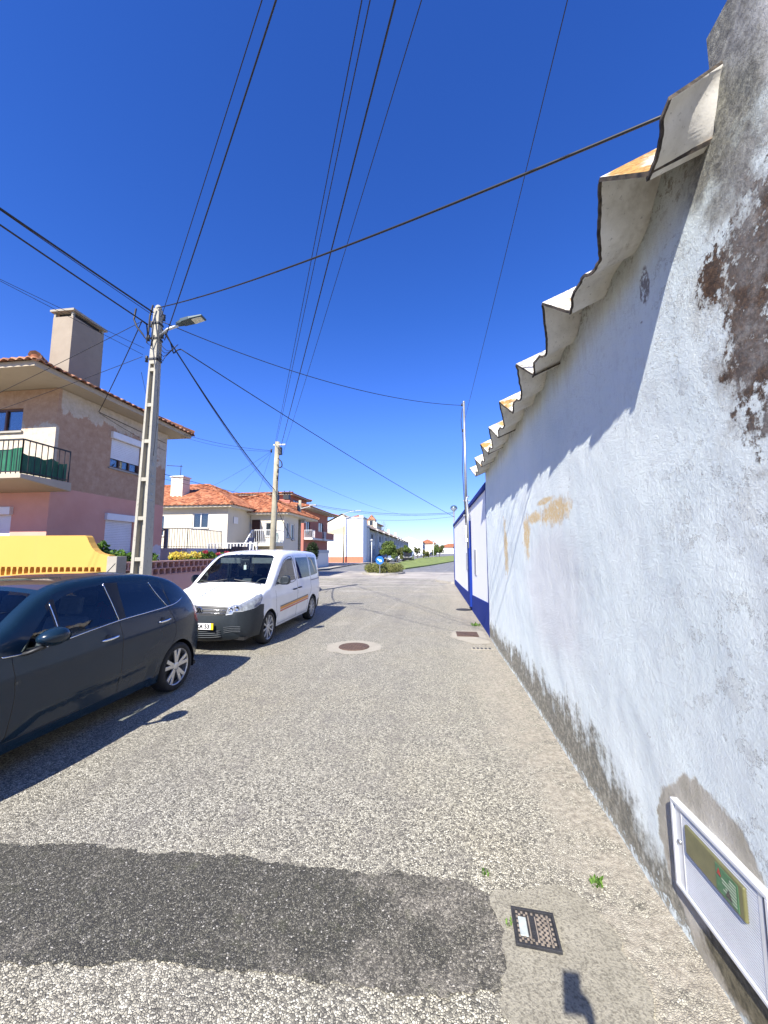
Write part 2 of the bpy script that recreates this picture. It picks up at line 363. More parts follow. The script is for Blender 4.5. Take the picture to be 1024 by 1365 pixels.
    h = add(h, mul(nearm, add(mul(bub, 1.1), mul(s.mr(s.noise(p, 26, 6, .75), .42, .62), 1.5))))
    h = sub(h, mul(pm, 1.6))
    s.bump(h, .6, .013)
    return s.mat
M['wall'] = wall_mat()
def fibro(name, lich):
    s = Sh(name); p = s.pos(); n = s.noise(p, 7, 6, .65); n2 = s.noise(p, 40, 5, .7)
    if lich:
        col = s.ramp(n2, [(.3, (.16, .14, .10)), (.48, (.46, .43, .36)), (.66, (.72, .69, .62))])
        yy_ = s.sep(p)[1]; col = s.mix(s.mr(s.m('ADD', s.noise(p, 3.2, 4), s.mr(yy_, 2.1, 1.7, 0, .085)), .52, .62), col, s.ramp(n2, [(.35, (.20, .10, .025)), (.65, (.42, .25, .07))]))
        s.set(col=col, rough=.92); s.bump(n2, .8, .01)
    else:
        col = s.ramp(n, [(.3, (.58, .55, .48)), (.6, (.74, .71, .64))])
        col = s.mix(s.m('MULTIPLY', s.mr(n2, .58, .72), .6), col, (.14, .12, .10))
        col = s.mix(s.m('MULTIPLY', s.mr(s.noise(p, 2.1, 5, .7), .56, .7), .5), col, (.30, .25, .18))
        s.set(col=col, rough=.9); s.bump(n2, .25, .006)
    return s.mat
M['fibro'] = fibro('fibre_cement_underside', False); M['lichen'] = fibro('fibre_cement_lichen', True)
def edge_mat():
    s = Sh('sheet_edge'); s.set(col=s.ramp(s.noise(s.pos(), 30, 4), [(.35, (.022, .018, .016)), (.7, (.11, .085, .06))]), rough=.95); return s.mat
M['edge'] = edge_mat()
def paintwall(name, a, b, sc=1.4, dirt=(.3, .28, .25), amt=.35, bump=.2):
    s = Sh(name); p = s.pos(); n = s.noise(p, sc, 5, .6); st = s.noise(s.scale(p, (3, 3, .35)), 1.6, 5, .65)
    col = s.mix(n, a, b); col = s.mix(s.m('MULTIPLY', s.mr(st, .55, .78), amt), col, dirt)
    s.set(col=col, rough=.85, spec=.25); s.bump(s.noise(p, 55, 4, .65), bump, .006); return s.mat
M['white'] = paintwall('white_limewash', (.84, .84, .83), (.90, .90, .89), .8, (.5, .5, .48), .3)
M['blue'] = paintwall('ultramarine_paint', (.003, .020, .17), (.005, .030, .24), 2.0, (.02, .04, .15), .4)
M['cream'] = paintwall('cream_render', (.60, .54, .41), (.68, .62, .49), .7, (.42, .36, .27), .3)
M['yellow'] = paintwall('yellow_render', (.52, .295, .065), (.57, .335, .085), .9, (.46, .28, .08), .3)
M['pinkwall'] = paintwall('pink_render', (.50, .30, .28), (.60, .40, .37), .9, (.3, .2, .18), .4)
M['terra'] = paintwall('terracotta_block', (.46, .25, .20), (.58, .36, .30), 3, (.2, .12, .1), .4)
M['salmon'] = paintwall('salmon_render', (.36, .13, .095), (.44, .18, .13), .6, (.3, .12, .09), .3)
M['grey_render'] = paintwall('grey_render', (.36, .37, .38), (.5, .5, .5), .5, (.2, .2, .2), .4)
M['offwhite'] = paintwall('offwhite_render', (.62, .60, .54), (.70, .68, .62), .4, (.5, .47, .42), .3)
M['soffit'] = paintwall('soffit_paint', (.38, .32, .235), (.47, .40, .30), 1.2, (.3, .25, .18), .4)
M['brick_red'] = paintwall('red_plinth', (.50, .15, .09), (.58, .2, .12), 2, (.3, .1, .07), .3)
def house_mat():
    s = Sh('peeling_pink_render'); p = s.pos(); x, y, z = s.sep(p)
    n = s.noise(p, 1.3, 6, .62); f = s.noise(p, 7, 6, .7); st = s.noise(s.scale(p, (1.3, 1.3, .7)), 1.1, 7, .68)
    pink = s.ramp(n, [(.3, (.59, .295, .22)), (.7, (.66, .355, .27))])
    brown = s.ramp(f, [(.3, (.36, .215, .135)), (.5, (.43, .275, .175)), (.72, (.50, .35, .24))])
    col = s.mix(s.mr(s.m('ADD', z, s.m('MULTIPLY', s.m('SUBTRACT', f, .5), .08)), 3.40, 3.43), pink, brown)
    cream = s.ramp(f, [(.3, (.42, .35, .26)), (.6, (.55, .475, .37))])
    # bare render: under the eave and, on the balcony front, low behind the railing
    up = s.m('ADD', z, s.m('ADD', s.m('MULTIPLY', s.m('SUBTRACT', st, .5), 1.5), s.m('MULTIPLY', s.m('SUBTRACT', f, .5), .5)))
    bare = s.mr(up, 5.42, 5.5)
    onf = s.mr(y, 8.25, 8.22)
    f2 = s.mr(s.m('ADD', z, s.m('ADD', s.m('MULTIPLY', s.m('SUBTRACT', st, .5), 1.2), s.m('MULTIPLY', s.m('SUBTRACT', f, .5), .7))), 5.0, 4.92)
    f2 = s.m('MULTIPLY', f2, s.mr(z, 3.4, 3.6))
    bare = s.m('ADD', s.m('MULTIPLY', onf, f2), s.m('MULTIPLY', s.m('SUBTRACT', 1, onf), bare))
    far = s.m('MULTIPLY', s.mr(s.m('ADD', y, s.m('MULTIPLY', s.m('SUBTRACT', f, .5), 1.2)), 11.6, 11.75), s.mr(s.m('ADD', z, s.m('MULTIPLY', s.m('SUBTRACT', st, .5), 1.0)), 4.7, 4.8))
    base = s.m('MULTIPLY', s.mr(s.m('ADD', y, s.m('MULTIPLY', f, .4)), 11.55, 11.65), s.mr(s.m('ADD', z, s.m('MULTIPLY', st, .9)), 2.45, 2.4))
    col = s.mix(s.m('MAXIMUM', bare, far), col, cream); col = s.mix(base, col, (.58, .55, .55))
    s.set(col=col, rough=.9, spec=.2); s.bump(s.noise(p, 40, 4, .6), .3, .008); return s.mat
M['house'] = house_mat()
def tile_mat(name, a, b, c):
    s = Sh(name); p = s.pos(); n = s.noise(p, 4.5, 5, .7); v = s.vor(s.scale(p, (4.5, 4.5, 3)), 1.0, 'F1', 'Color'); r, g, bb = s.sep(v)
    col = s.ramp(s.m('ADD', s.m('MULTIPLY', n, .6), s.m('MULTIPLY', r, .4)), [(.28, a), (.5, b), (.75, c)])
    s.set(col=col, rough=.85, spec=.25); s.bump(n, .3, .01); return s.mat
M['tile'] = tile_mat('clay_tile', (.15, .05, .026), (.31, .11, .05), (.44, .20, .105))
M['tile_old'] = tile_mat('weathered_clay_tile', (.11, .055, .035), (.32, .14, .075), (.48, .27, .16))
M['tile_pale'] = tile_mat('pale_clay_tile', (.24, .17, .12), (.40, .30, .22), (.52, .43, .33))
M['steel'] = plain('galvanised_steel', (.42, .43, .43), .45, .8, .15, 4)
M['alu'] = plain('brushed_aluminium', (.70, .71, .71), .45, .35, .1, 5)
M['darkmetal'] = plain('dark_metal', (.03, .03, .03), .5, .3, .2, 5)
M['balrail'] = plain('grey_railing_paint', (.20, .20, .22), .5, .2, .15, 5)
M['whitemetal'] = plain('white_paint_metal', (.78, .78, .76), .45, 0, .06, 5)
M['cable'] = plain('black_cable', (.008, .008, .009), .55, 0, .2, 5)
M['slat'] = plain('grey_bumper_slat', (.085, .095, .105), .45, 0, .1, 10)
M['iron_worn'] = plain('worn_dusty_iron', (.20, .165, .13), .85, 0, .35, 30)
M['gable'] = paintwall('buff_render', (.46, .38, .24), (.54, .46, .31), .4)
M['iron'] = plain('rusty_cast_iron', (.10, .062, .045), .75, .2, .35, 25, .5, 120)
M['irond'] = plain('dark_cast_iron', (.035, .035, .038), .7, .3, .3, 25, .5, 120)
M['shutter'] = plain('white_roller_shutter', (.70, .70, .70), .5, 0, .06, 3)
M['wframe'] = plain('brown_window_frame', (.10, .045, .03), .45, 0, .2, 5)
M['whiteframe'] = plain('white_window_frame', (.75, .74, .72), .4, 0, .05, 4)
M['curtain'] = plain('net_curtain', (.55, .56, .58), .9, 0, .15, 9)
M['doorwood'] = plain('dark_wood_door', (.06, .022, .015), .5, 0, .25, 6)
M['greentarp'] = plain('green_tarpaulin', (.012, .10, .045), .5, 0, .3, 3, .3, 12)
M['rubber'] = plain('tyre_rubber', (.018, .018, .018), .8, 0, .2, 20)
M['blackplastic'] = plain('black_plastic', (.022, .023, .025), .5, 0, .12, 8)
M['greyplastic'] = plain('grey_plastic', (.02, .026, .032), .5, 0, .12, 30, .1, 250, spec=.35)
M['interior'] = plain('interior_fabric', (.075, .078, .085), .9, 0, .2, 20)
M['interior_l'] = plain('interior_grey', (.12, .125, .13), .8, 0, .2, 20)
M['silver'] = plain('alloy_silver', (.58, .58, .59), .32, .85, .06, 8)
M['hub'] = plain('hubcap_silver', (.48, .49, .5), .4, .6, .08, 8)
M['chrome'] = plain('chrome', (.8, .8, .8), .12, 1, .03, 5)
M['red'] = plain('red_lamp', (.35, .012, .015), .2, 0, .1, 5, coat=.6)
M['orange'] = plain('orange_stripe', (.75, .30, .04), .4, 0, .05, 5)
M['redstripe'] = plain('red_stripe', (.50, .08, .03), .4, 0, .05, 5)
M['grey_stripe'] = plain('grey_stripe', (.15, .16, .15), .4, 0, .05, 5)
M['plate'] = plain('plate_white', (.78, .78, .78), .4, 0, .03, 5)
M['plateyellow'] = plain('plate_yellow', (.75, .50, .02), .4, 0, .03, 5)
M['black'] = plain('black_paint', (.01, .01, .01), .5, 0, .1, 5)
M['oldwood'] = plain('weathered_wood_pole', (.30, .275, .20), .9, 0, .25, 3, .5, 30)
M['signblue'] = plain('sign_blue', (.01, .13, .52), .4, 0, .05, 5)
M['skin'] = plain('skin', (.45, .25, .18), .5, 0, .06, 10)
M['shirt'] = plain('dark_jacket', (.03, .035, .05), .9, 0, .2, 10)
M['jeans'] = plain('blue_jeans', (.04, .06, .12), .9, 0, .2, 10)
M['hair'] = plain('dark_hair', (.02, .014, .01), .7, 0, .2, 20)
M['bark'] = plain('bark', (.11, .085, .06), .95, 0, .3, 6, .6, 25)
M['oxide'] = plain('grey_electrical_box', (.35, .36, .37), .5, 0, .1, 4)
def paint(name, col, flake=0, rough=.35, coat=1):
    s = Sh(name); n = s.noise(s.obj(), 2.5, 3)
    k = lambda f: tuple(c * f for c in col)
    s.set(spec=.3, col=s.ramp(n, [(.3, k(.94)), (.7, k(1.05))]), rough=rough, metal=flake, coat=coat, coatr=.04); return s.mat
M['p_navy'] = paint('dark_slate_blue_paint', (.007, .021, .040), .0, .25, .3)
M['p_white'] = paint('white_car_paint', (.74, .75, .76), 0, .4, .8)
M['p_silver'] = paint('silver_blue_paint', (.30, .36, .42), .5)
M['p_dark'] = paint('near_black_paint', (.02, .021, .026), .2)
M['p_roof'] = paint('tinted_roof_glass', (.06, .042, .034), 0, .08, 1)
def glass(name, tint, gl=.10):
    s = Sh(name); t = s.n('BsdfTransparent'); t.inputs[0].default_value = tuple(tint) + (1,)
    g = s.n('BsdfGlossy'); g.inputs['Color'].default_value = (1, 1, 1, 1); g.inputs['Roughness'].default_value = .02
    lw = s.n('Fresnel'); lw.inputs[0].default_value = 1.55
    mx = s.n('MixShader'); s.put(mx.inputs[0], s.m('ADD', s.m('MULTIPLY', lw.outputs[0], .7), gl * .3, clamp=True)); s.t.links.new(t.outputs[0], mx.inputs[1]); s.t.links.new(g.outputs[0], mx.inputs[2])
    s.t.links.new(mx.outputs[0], s.out.inputs[0]); return s.mat
M['glass'] = glass('tinted_glass', (.68, .76, .75), .04); M['glass_dark'] = glass('privacy_glass', (.10, .12, .13)); M['glass_mid'] = glass('side_glass', (.34, .39, .40))
M['glass_lamp'] = plain('clear_lamp_unit', (.30, .32, .34), .15, .35, .45, 14, coat=1); M['glass_win'] = glass('window_glass', (.55, .6, .62), .2)
def leaf(name, a, b, c):
    s = Sh(name); r = s.island(); n = s.noise(s.pos(), 1.4, 3)
    col = s.ramp(s.m('ADD', s.m('MULTIPLY', r, .65), s.m('MULTIPLY', n, .35)), [(.15, a), (.5, b), (.85, c)])
    s.set(col=col, rough=.65, spec=.3)
    tr = s.n('BsdfTranslucent'); s.put(tr.inputs[0], col); mx = s.n('MixShader'); mx.inputs[0].default_value = .3
    s.t.links.new(s.b.outputs[0], mx.inputs[1]); s.t.links.new(tr.outputs[0], mx.inputs[2]); s.t.links.new(mx.outputs[0], s.out.inputs[0]); return s.mat
M['leaf'] = leaf('leaf_green', (.05, .085, .016), (.11, .165, .035), (.20, .26, .075))
M['leaf_olive'] = leaf('leaf_olive', (.05, .065, .02), (.13, .15, .05), (.22, .225, .075))
M['leaf_dark'] = leaf('leaf_dark', (.008, .018, .006), (.02, .04, .012), (.045, .07, .02))
M['leaf_ivy'] = leaf('leaf_ivy', (.03, .08, .01), (.08, .17, .02), (.16, .27, .05))
M['flower_y'] = leaf('yellow_flower', (.45, .33, .03), (.70, .56, .08), (.8, .7, .2))
M['flower_r'] = leaf('red_flower', (.35, .02, .05), (.5, .05, .08), (.55, .12, .15))
M['grass'] = leaf('grass_blade', (.05, .085, .012), (.10, .16, .025), (.2, .24, .06))
M['hedge'] = leaf('hedge_leaf', (.07, .09, .02), (.17, .18, .05), (.30, .29, .11))
# ------------------------------------------------------------------ ground, road, pavement
def sheet(name, poly, z, mat, kind='structure', parent=None, skirt=0):
    mb = MB(); n = len(poly); mb.add([(x, y, z) for x, y in poly], [tuple(range(n))])
    if skirt:
        mb.add([(x, y, z) for x, y in poly] + [(x, y, z - skirt) for x, y in poly], [(i, n + i, n + (i + 1) % n, (i + 1) % n) for i in range(n)])
    o = mb.build(name, mat, parent, fix=False, kind=kind); return o
def ground_mat():
    s = Sh('dry_ground'); n = s.noise(s.pos(), .08, 6, .65); s.set(col=s.ramp(n, [(.35, (.16, .17, .08)), (.6, (.30, .27, .2))]), rough=.95, spec=.1); return s.mat
sheet('ground', [(-2500, -2500), (2500, -2500), (2500, 2500), (-2500, 2500)], -.03, ground_mat())
sheet('road', [(-60, -12), (40, -12), (40, 420), (-60, 420)], 0, M['road'])
def arc(c, r, a0, a1, n=8): return [(c[0] + r * math.cos(R(a0 + (a1 - a0) * i / n)), c[1] + r * math.sin(R(a0 + (a1 - a0) * i / n))) for i in range(n + 1)]
def pavement(name, poly):
    """poly runs so that the outer (road) edge gets a kerb"""
    sheet(name, poly, .12, M['pave'], skirt=.16)
pv = [(-5.15, -12), (-5.15, 16.5)] + arc((-8.3, 16.5), 3.15, 0, 80, 10)[1:] + [(-9.2, 20.1), (-30, 21.2), (-30, 19), (-6.4, 18.5), (-6.4, -12)]
pavement('pavement', pv)
def strip(name, line, wd, z0, z1, mat):
    L = [Vector((p[0], p[1], 0)) for p in line]; v = []; k = len(L)
    for i, p in enumerate(L):
        d = (L[min(i + 1, k - 1)] - L[max(i - 1, 0)]).normalized(); s_ = Vector((-d.y, d.x, 0))
        for q, z in ((p, z0), (p, z1), (p + s_ * wd, z1), (p + s_ * wd, z0)): v.append((q.x, q.y, z))
    f = [(i * 4 + j, i * 4 + (j + 1) % 4, i * 4 + 4 + (j + 1) % 4, i * 4 + 4 + j) for i in range(k - 1) for j in range(4)] + [(0, 1, 2, 3), ((k - 1) * 4 + 3, (k - 1) * 4 + 2, (k - 1) * 4 + 1, (k - 1) * 4)]
    mb = MB(); mb.add(v, f); return mb.build(name, mat, kind='structure')
strip('kerb', [(-5.14, -12), (-5.14, 16.5)] + arc((-8.3, 16.5), 3.16, 0, 80, 10)[1:] + [(-9.2, 20.11), (-30, 21.21)], .14, -.05, .135, M['kerb'])
# the corner beyond the side street, in front of the red house and the white blocks
far_edge = [(-40, 30.2), (-13.0, 31.2), (-10.6, 33.0), (-10.2, 36), (-10.3, 48), (-9.4, 56), (-8.9, 90), (-8.0, 170), (-6, 400)]
pavement('far_pavement', far_edge + [(-60, 400), (-60, 30.2)])
strip('far_kerb', far_edge, .14, -.05, .135, M['kerb'])
# central grass strip between the carriageways and the planted island in front of it
med = [(-3.3, 37.5), (-2.75, 38.0), (-.7, 46), (2.6, 62), (9.5, 100), (22, 175), (15, 178), (-2.8, 100), (-5.2, 62), (-4.9, 46), (-3.9, 38.2)]
sheet('grass_verge', med, .14, plain('verge_turf', (.16, .20, .045), .95, 0, .45, .9), skirt=.2)
def island_pts(cx, cy, rx, ry, n=28): return [(cx + rx * math.cos(2 * math.pi * i / n), cy + ry * math.sin(2 * math.pi * i / n)) for i in range(n)]
sheet('traffic_island', island_pts(-4.05, 31.2, 1.75, 2.8), .13, M['kerb'], skirt=.17)
# right-hand footpath corner past the blue and white wall
sheet('corner_pavement', [(1.0, 21.6), (.15, 23.2), (.45, 26.8), (1.3, 28.4), (8, 28.4), (8, 21.6)], .11, M['kerb'], skirt=.15)
sheet('parking_lane', [(-8.8, 50), (-5.6, 50), (-5.2, 64), (-2.8, 100), (14, 178), (4, 180), (-8.3, 100)], .004, plain('dark_asphalt', (.16, .16, .16), .9, 0, .15, 2))

# dark resurfaced patch across the road
def ragged(pts, step=.012, amp=.022, seed=3):
    out = []; rr = random.Random(seed); n = len(pts)
    for i in range(n):
        a = Vector(pts[i]); b = Vector(pts[(i + 1) % n]); k = max(1, int((b - a).length / step)); d = (b - a).normalized(); nn = Vector((-d.y, d.x))
        for j in range(k):
            p = a + (b - a) * j / k; o = (mnoise.noise(Vector((p.x * 5, p.y * 5, seed))) * 1.6 + mnoise.noise(Vector((p.x * 22, p.y * 22, seed))) * .8 + mnoise.noise(Vector((p.x * 75, p.y * 75, seed))) * .75) * amp
            out.append((p.x + nn.x * o, p.y + nn.y * o))
    return out
pp = [(-5.1, 1.95), (-2.66, 2.19), (-2.15, 2.26), (-1.7, 2.245), (-1.25, 2.30), (-.7, 2.275), (-.26, 2.285), (.1, 2.30), (.31, 2.24), (.35, 2.10), (.34, 1.95), (.24, 1.80), (.12, 1.74), (-.4, 1.725), (-.92, 1.73), (-1.4, 1.68), (-1.95, 1.60), (-5.1, 1.35)]
sheet('asphalt_patch', ragged(pp), .004, M['patch'])
# pale cement round the round manhole and the covers by the wall
sheet('manhole_surround', ragged(island_pts(-1.5, 7.19, .53, .50), .06, .03, 5), .004, M['mortar'])
sheet('cover_surround', ragged([(.36, 8.25), (.40, 8.86), (1.10, 8.95), (1.12, 7.75), (.8, 7.7), (.6, 7.9)], .06, .04, 6), .004, M['mortar'])
sheet('meter_cover_surround', ragged([(.27, 1.70), (.30, 2.25), (.72, 2.30), (.86, 2.05), (.84, 1.72), (.5, 1.55)], .04, .035, 8), .0085, concrete('old_mortar', (.19, .175, .135), (.38, .352, .28), 9, 1.0, (.10, .09, .07), .52))

# ------------------------------------------------------------------ iron covers in the ground
mb = MB(); mb.lathe([(.0, .017), (.25, .017), (.262, .012), (.285, .016), (.292, .0)], (-1.5, 7.19, 0), 'z', 40)
for i in range(-4, 5):
    for j in range(-4, 5):
        if (i * i + j * j) < 17: mb.box(-1.5 + i * .052 - .014, -1.5 + i * .052 + .014, 7.19 + j * .052 - .014, 7.19 + j * .052 + .014, .015, .0205)
tag(mb.build('manhole_cover', M['iron'], bevel=.002), 'round rusty iron manhole cover in a pale cement ring in the road', 'manhole cover')
t = thing('drain_cover', 'long rusty rectangular iron cover in the road at the foot of the blue wall', 'drain cover', (.72, 8.56, 0))
mb = MB(); mb.box(.49, .95, 8.33, 8.79, .002, .016); mb.build('lid', M['iron'], t, bevel=.004)
mb = MB()
for i in range(7): mb.box(.53 + i * .058, .56 + i * .058, 8.38, 8.74, .0155, .021)
mb.build('rib', M['iron'], t)
mb = MB(); mb.lathe([(0, .014), (.19, .014), (.23, .010), (.24, .0)], (.93, 12.1, 0), 'z', 28)
tag(mb.build('manhole_cover', M['irond'], smooth=False), 'small dark round cover beside the blue pilaster of the white wall', 'manhole cover')
t = thing('gully_grate', 'narrow pale gully grate with dark slots in front of the mouldy wall', 'drain', (.88, 7.36, 0))
mb = MB(); mb.box(.68, 1.08, 7.28, 7.44, .001, .010); mb.build('grate', M['mortar'], t)
mb = MB()
for i in range(5): mb.box(.715 + i * .072, .755 + i * .072, 7.31, 7.41, .0095, .0115)
mb.build('slot', M['black'], t)
# water meter cover, rotated a little
t = thing('water_meter_cover', 'small square rusty iron meter cover with a pale plate beside the dark patch', 'meter cover', (.459, 2.056, .009))
t.rotation_euler = (0, 0, R(-4))
def local(mb, name, mat, par, **k):
    BASE['_l'] = Vector((0, 0, 0)); keep = BASE[par.name]; BASE[par.name] = Vector((0, 0, 0)); o = mb.build(name, mat, par, **k); BASE[par.name] = keep; BASE[o.name] = Vector((0, 0, 0)); return o
mb = MB()
for a in ((-.1, .1, .082, .094), (-.1, .1, -.094, -.082), (-.1, -.088, -.082, .082), (.088, .1, -.082, .082)): mb.box(a[0], a[1], a[2], a[3], 0, .013)
local(mb, 'frame', M['irond'], t, bevel=.0015)
mb = MB(); mb.box(-.087, .087, -.081, .081, 0, .006); local(mb, 'lid', M['irond'], t)
mb = MB()
rr = random.Random(4)
for i in range(14):
    for j in range(13):
        x, y = -.081 + i * .0118, -.076 + j * .0118
        if -.075 < x < -.032 and -.052 < y < .05: continue
        if -.032 < x < .012 and -.06 < y < .055: continue
        if (i + j) % 2 == 0: mb.box(x, x + .010, y, y + .010, .0058, .0098)
for x in (.022, .045, .062): mb.box(x, x + .005, -.078, .074, .0058, .0108)
mb.box(-.028, -.022, -.06, .058, .0058, .0105); mb.box(.004, .010, -.06, .058, .0058, .0105)
local(mb, 'lid_pattern', M['iron_worn'], t, bevel=.001)
mb = MB(); mb.box(-.073, -.036, -.048, .046, .006, .011); local(mb, 'label_plate', plain('pale_plate', (.36, .39, .37), .5, 0, .15, 40), t, bevel=.002)

# ------------------------------------------------------------------ the old white building on the right
XW, XE, SL = 1.16, .93, math.tan(R(24))
CR = [(-.235, .0), (-.215, .012), (-.19, .035), (-.02, .208), (-.006, .221), (.008, .221), (.025, .208), (.133, .112), (.20, .052), (.24, .026), (.29, .010), (.345, .006), (.385, .018), (.42, .043), (.46, .050), (.56, .050), (.60, .043), (.645, .018), (.69, .0), (.72, -.002)]
CRY = [c[0] for c in CR]; CRZ = [c[1] for c in CR]
PITCH = .925; NP = 8; YC0 = 1.784; ZE = 3.375
def prof(y):
    k = math.floor((y - YC0 + .215) / PITCH); o = y - YC0 - k * PITCH
    return float(np.interp(o, CRY, CRZ))
Y1R = 8.3
first = [(1.348, .082), (1.375, .078), (1.405, .066), (1.443, .042), (1.49, .018), (1.53, .004), (1.585, -.002)]
shed = thing('shed', 'old whitewashed building with peeling mouldy wall and wavy fibre cement eave on the right', 'building', (1.3, 4, 0))
def wall_top(y):
    if y < 1.515: return 3.93
    h = prof(y); return ZE + h + (XW - XE + SL * h) * SL + .006
def wall_x(y, z): return XW + .012 * mnoise.noise(Vector((y * .7, z * .7, 1.7))) + .008 * mnoise.noise(Vector((y * 2.3, z * 2.3, 5))) + .0035 * mnoise.noise(Vector((y * 8, z * 8, 9)))
ys = sorted(set([round(v, 4) for v in np.arange(-3.0, 1.3, .06)] + [1.32, 1.35, 1.40, 1.45, 1.5, 1.5149, 1.5151] + [round(v, 4) for v in np.arange(1.54, Y1R + .001, .03)] + [8.27]))
ys = [y for y in ys if y <= 8.27]; nz = 72
v = []; f = []
for y in ys:
    zt = wall_top(min(y, Y1R))
    for j in range(nz + 1):
        z = -.05 + 3.39 * j / 62 if j <= 62 else 3.34 + (zt - 3.34) * (j - 62) / (nz - 62); v.append((wall_x(y, z), y, z))
n1 = nz + 1
for i in range(len(ys) - 1):
    for j in range(nz): f.append((i * n1 + j, i * n1 + j + 1, (i + 1) * n1 + j + 1, (i + 1) * n1 + j))
mb = MB(); mb.add(v, f)
XB = XW + .28; o_ = len(mb.v); tops = [i * n1 + nz for i in range(len(ys))]
bv = [(XB, y, wall_top(min(y, Y1R))) for y in ys] + [(XB, y, -.05) for y in ys]; k = len(ys); mb.v += bv; mb.m += [0] * 0
for i in range(k - 1):
    mb.f.append((tops[i], o_ + i, o_ + i + 1, tops[i + 1])); mb.f.append((o_ + i, o_ + k + i, o_ + k + i + 1, o_ + i + 1)); mb.m += [0, 0]
mb.f.append(tuple([j for j in range(n1)] + [o_, o_ + k])[::-1]); mb.f.append(tuple([(k - 1) * n1 + j for j in range(n1)] + [o_ + k - 1, o_ + 2 * k - 1])); mb.m += [0, 0]
wo = mb.build('wall', M['wall'], shed, smooth=True, fix=False)
bmx = bmesh.new(); bmx.from_mesh(wo.data); bmesh.ops.recalc_face_normals(bmx, faces=bmx.faces); bmx.to_mesh(wo.data); bmx.free()
md = wo.modifiers.new('es', 'EDGE_SPLIT'); md.split_angle = R(45)
# pier head above the first sheet, and the far walls of the building
mb = MB(); mb.box(XB - .01, 2.4, -3.0, 1.51, -.05, 3.92); mb.box(5.2, 5.45, -3.0, 8.25, -.05, 4.3); mb.prism([(XB, -.05), (5.2, -.05), (5.2, 4.3), (XB, 3.5)], 'y', 8.0, 8.24)
mb.build('rear_wall', M['wall'], shed)
def roofsheet(yy, zz, x1=5.4, seed=0, skew=False):
    us = [0, .014, .10, .2, .32, .6, 2.2, x1 - XE]; xs = us; v = []; n = len(yy)
    for a, x in enumerate(xs):
        for y, z in zip(yy, zz):
            jx = (.012 * mnoise.noise(Vector((y * 9, seed, 3))) + .007 * mnoise.noise(Vector((y * 31, seed, 4)))) if a < 2 else 0
            wk = max(0, (1.555 - y) / .207) if skew else 0; uu = min(x, .36); v.append((XE - SL * z + x + jx, y + wk * uu * .38, ZE + z + x * SL + wk * uu * .50))
    f = [(a * n + i, a * n + i + 1, (a + 1) * n + i + 1, (a + 1) * n + i) for a in range(len(xs) - 1) for i in range(n - 1)]
    th = .018; m0 = len(v)
    v2 = [(x, y, z - 0) for x, y, z in v]; nrm = []
    for a in range(len(xs)):
        for i in range(n):
            i0, i1 = max(i - 1, 0), min(i + 1, n - 1); dy, dz = yy[i1] - yy[i0], zz[i1] - zz[i0]; L = math.hypot(dy, dz); nrm.append((-dz / L, dy / L))
    up = [(p[0], p[1] + q[0] * th, p[2] + q[1] * th) for p, q in zip(v, nrm)]
    mb = MB(); mb.v = v + up; N = len(v)
    for i_, q in enumerate(f): mb.f.append(q); mb.m.append(2 if i_ < n - 1 else 0)
    for q in f: mb.f.append(tuple(N + t for t in q[::-1])); mb.m.append(1)
    ring = [(i, i + 1) for i in range(n - 1)] + [((len(xs) - 1) * n + i + 1, (len(xs) - 1) * n + i) for i in range(n - 1)] + [((a + 1) * n, a * n) for a in range(len(xs) - 1)] + [(a * n + n - 1, (a + 1) * n + n - 1) for a in range(len(xs) - 1)]
    for a, b in ring: mb.f.append((a, N + a, N + b, b)); mb.m.append(2)
    o = mb.build('roof_sheet', [M['fibro'], M['lichen'], M['edge']], shed, smooth=True)
    md = o.modifiers.new('es', 'EDGE_SPLIT'); md.split_angle = R(50); return o
yy = catmull(first, .015); roofsheet([p[0] for p in yy], [p[1] + .004 for p in yy], seed=9, skew=True)
for k in range(8):
    yc = YC0 + k * PITCH; dy, dz = [(.0, .0), (.015, .006), (-.015, -.004), (.0, .004), (.01, -.004), (-.01, .003), (0, 0), (0, .002)][k]
    oo = [q for q in CR if q[0] <= (.1 if k == 7 else 1)]
    pts = catmull([(yc + a + dy, b + dz + (.005 if a > .6 else 0)) for a, b in oo], .012)
    roofsheet([p[0] for p in pts], [p[1] for p in pts], seed=k)

# meter box let into the wall
XM = XW - .006
t = thing('meter_box', 'aluminium utility meter box with sight window set low in the cement patch', 'meter box', (XM, 1.87, .20))
Y0m, Y1m, Z0m, Z1m = 1.595, 2.14, .215, .605
mb = MB(); fw = .016
for a in ((Y0m, Y1m, Z1m - fw, Z1m), (Y0m, Y1m, Z0m, Z0m + fw), (Y0m, Y0m + fw, Z0m + fw, Z1m - fw), (Y1m - fw, Y1m, Z0m + fw, Z1m - fw)): mb.box(XM - .018, XM + .06, a[0], a[1], a[2], a[3])
mb.build('frame', M['alu'], t, bevel=.003)
dr = MB(); dr.box(XM - .008, XM + .04, Y0m + .03, Y1m - fw - .002, Z0m + fw + .002, Z1m - fw - .002)
for i in range(34):
    z = Z0m + .03 + i * .0102; dr.beam((XM - .009, Y0m + .04, z), (XM - .009, Y1m - .075, z), .004, .0045, 0)
door = dr.build('door', M['alu'], t)
mb = MB(); mb.box(XM - .012, XM - .004, Y1m - .072, Y1m - .066, Z0m + .02, Z1m - .02); mb.build('trim', M['alu'], door)
mb = MB(); mb.box(XM - .012, XM - .004, Y0m + .030, Y0m + .05, Z0m + .02, Z1m - .02); mb.build('trim', M['alu'], door)
mb = MB(); mb.lathe([(0, -.007), (.009, -.007), (.011, 0)], (XM - .009, Y1m - .043, .43), 'x', 18); mb.build('lock', M['steel'], door, smooth=True)
sw = plain('yellowed_plastic_window', (.13, .125, .05), .3, 0, .15, 20, coat=.4)
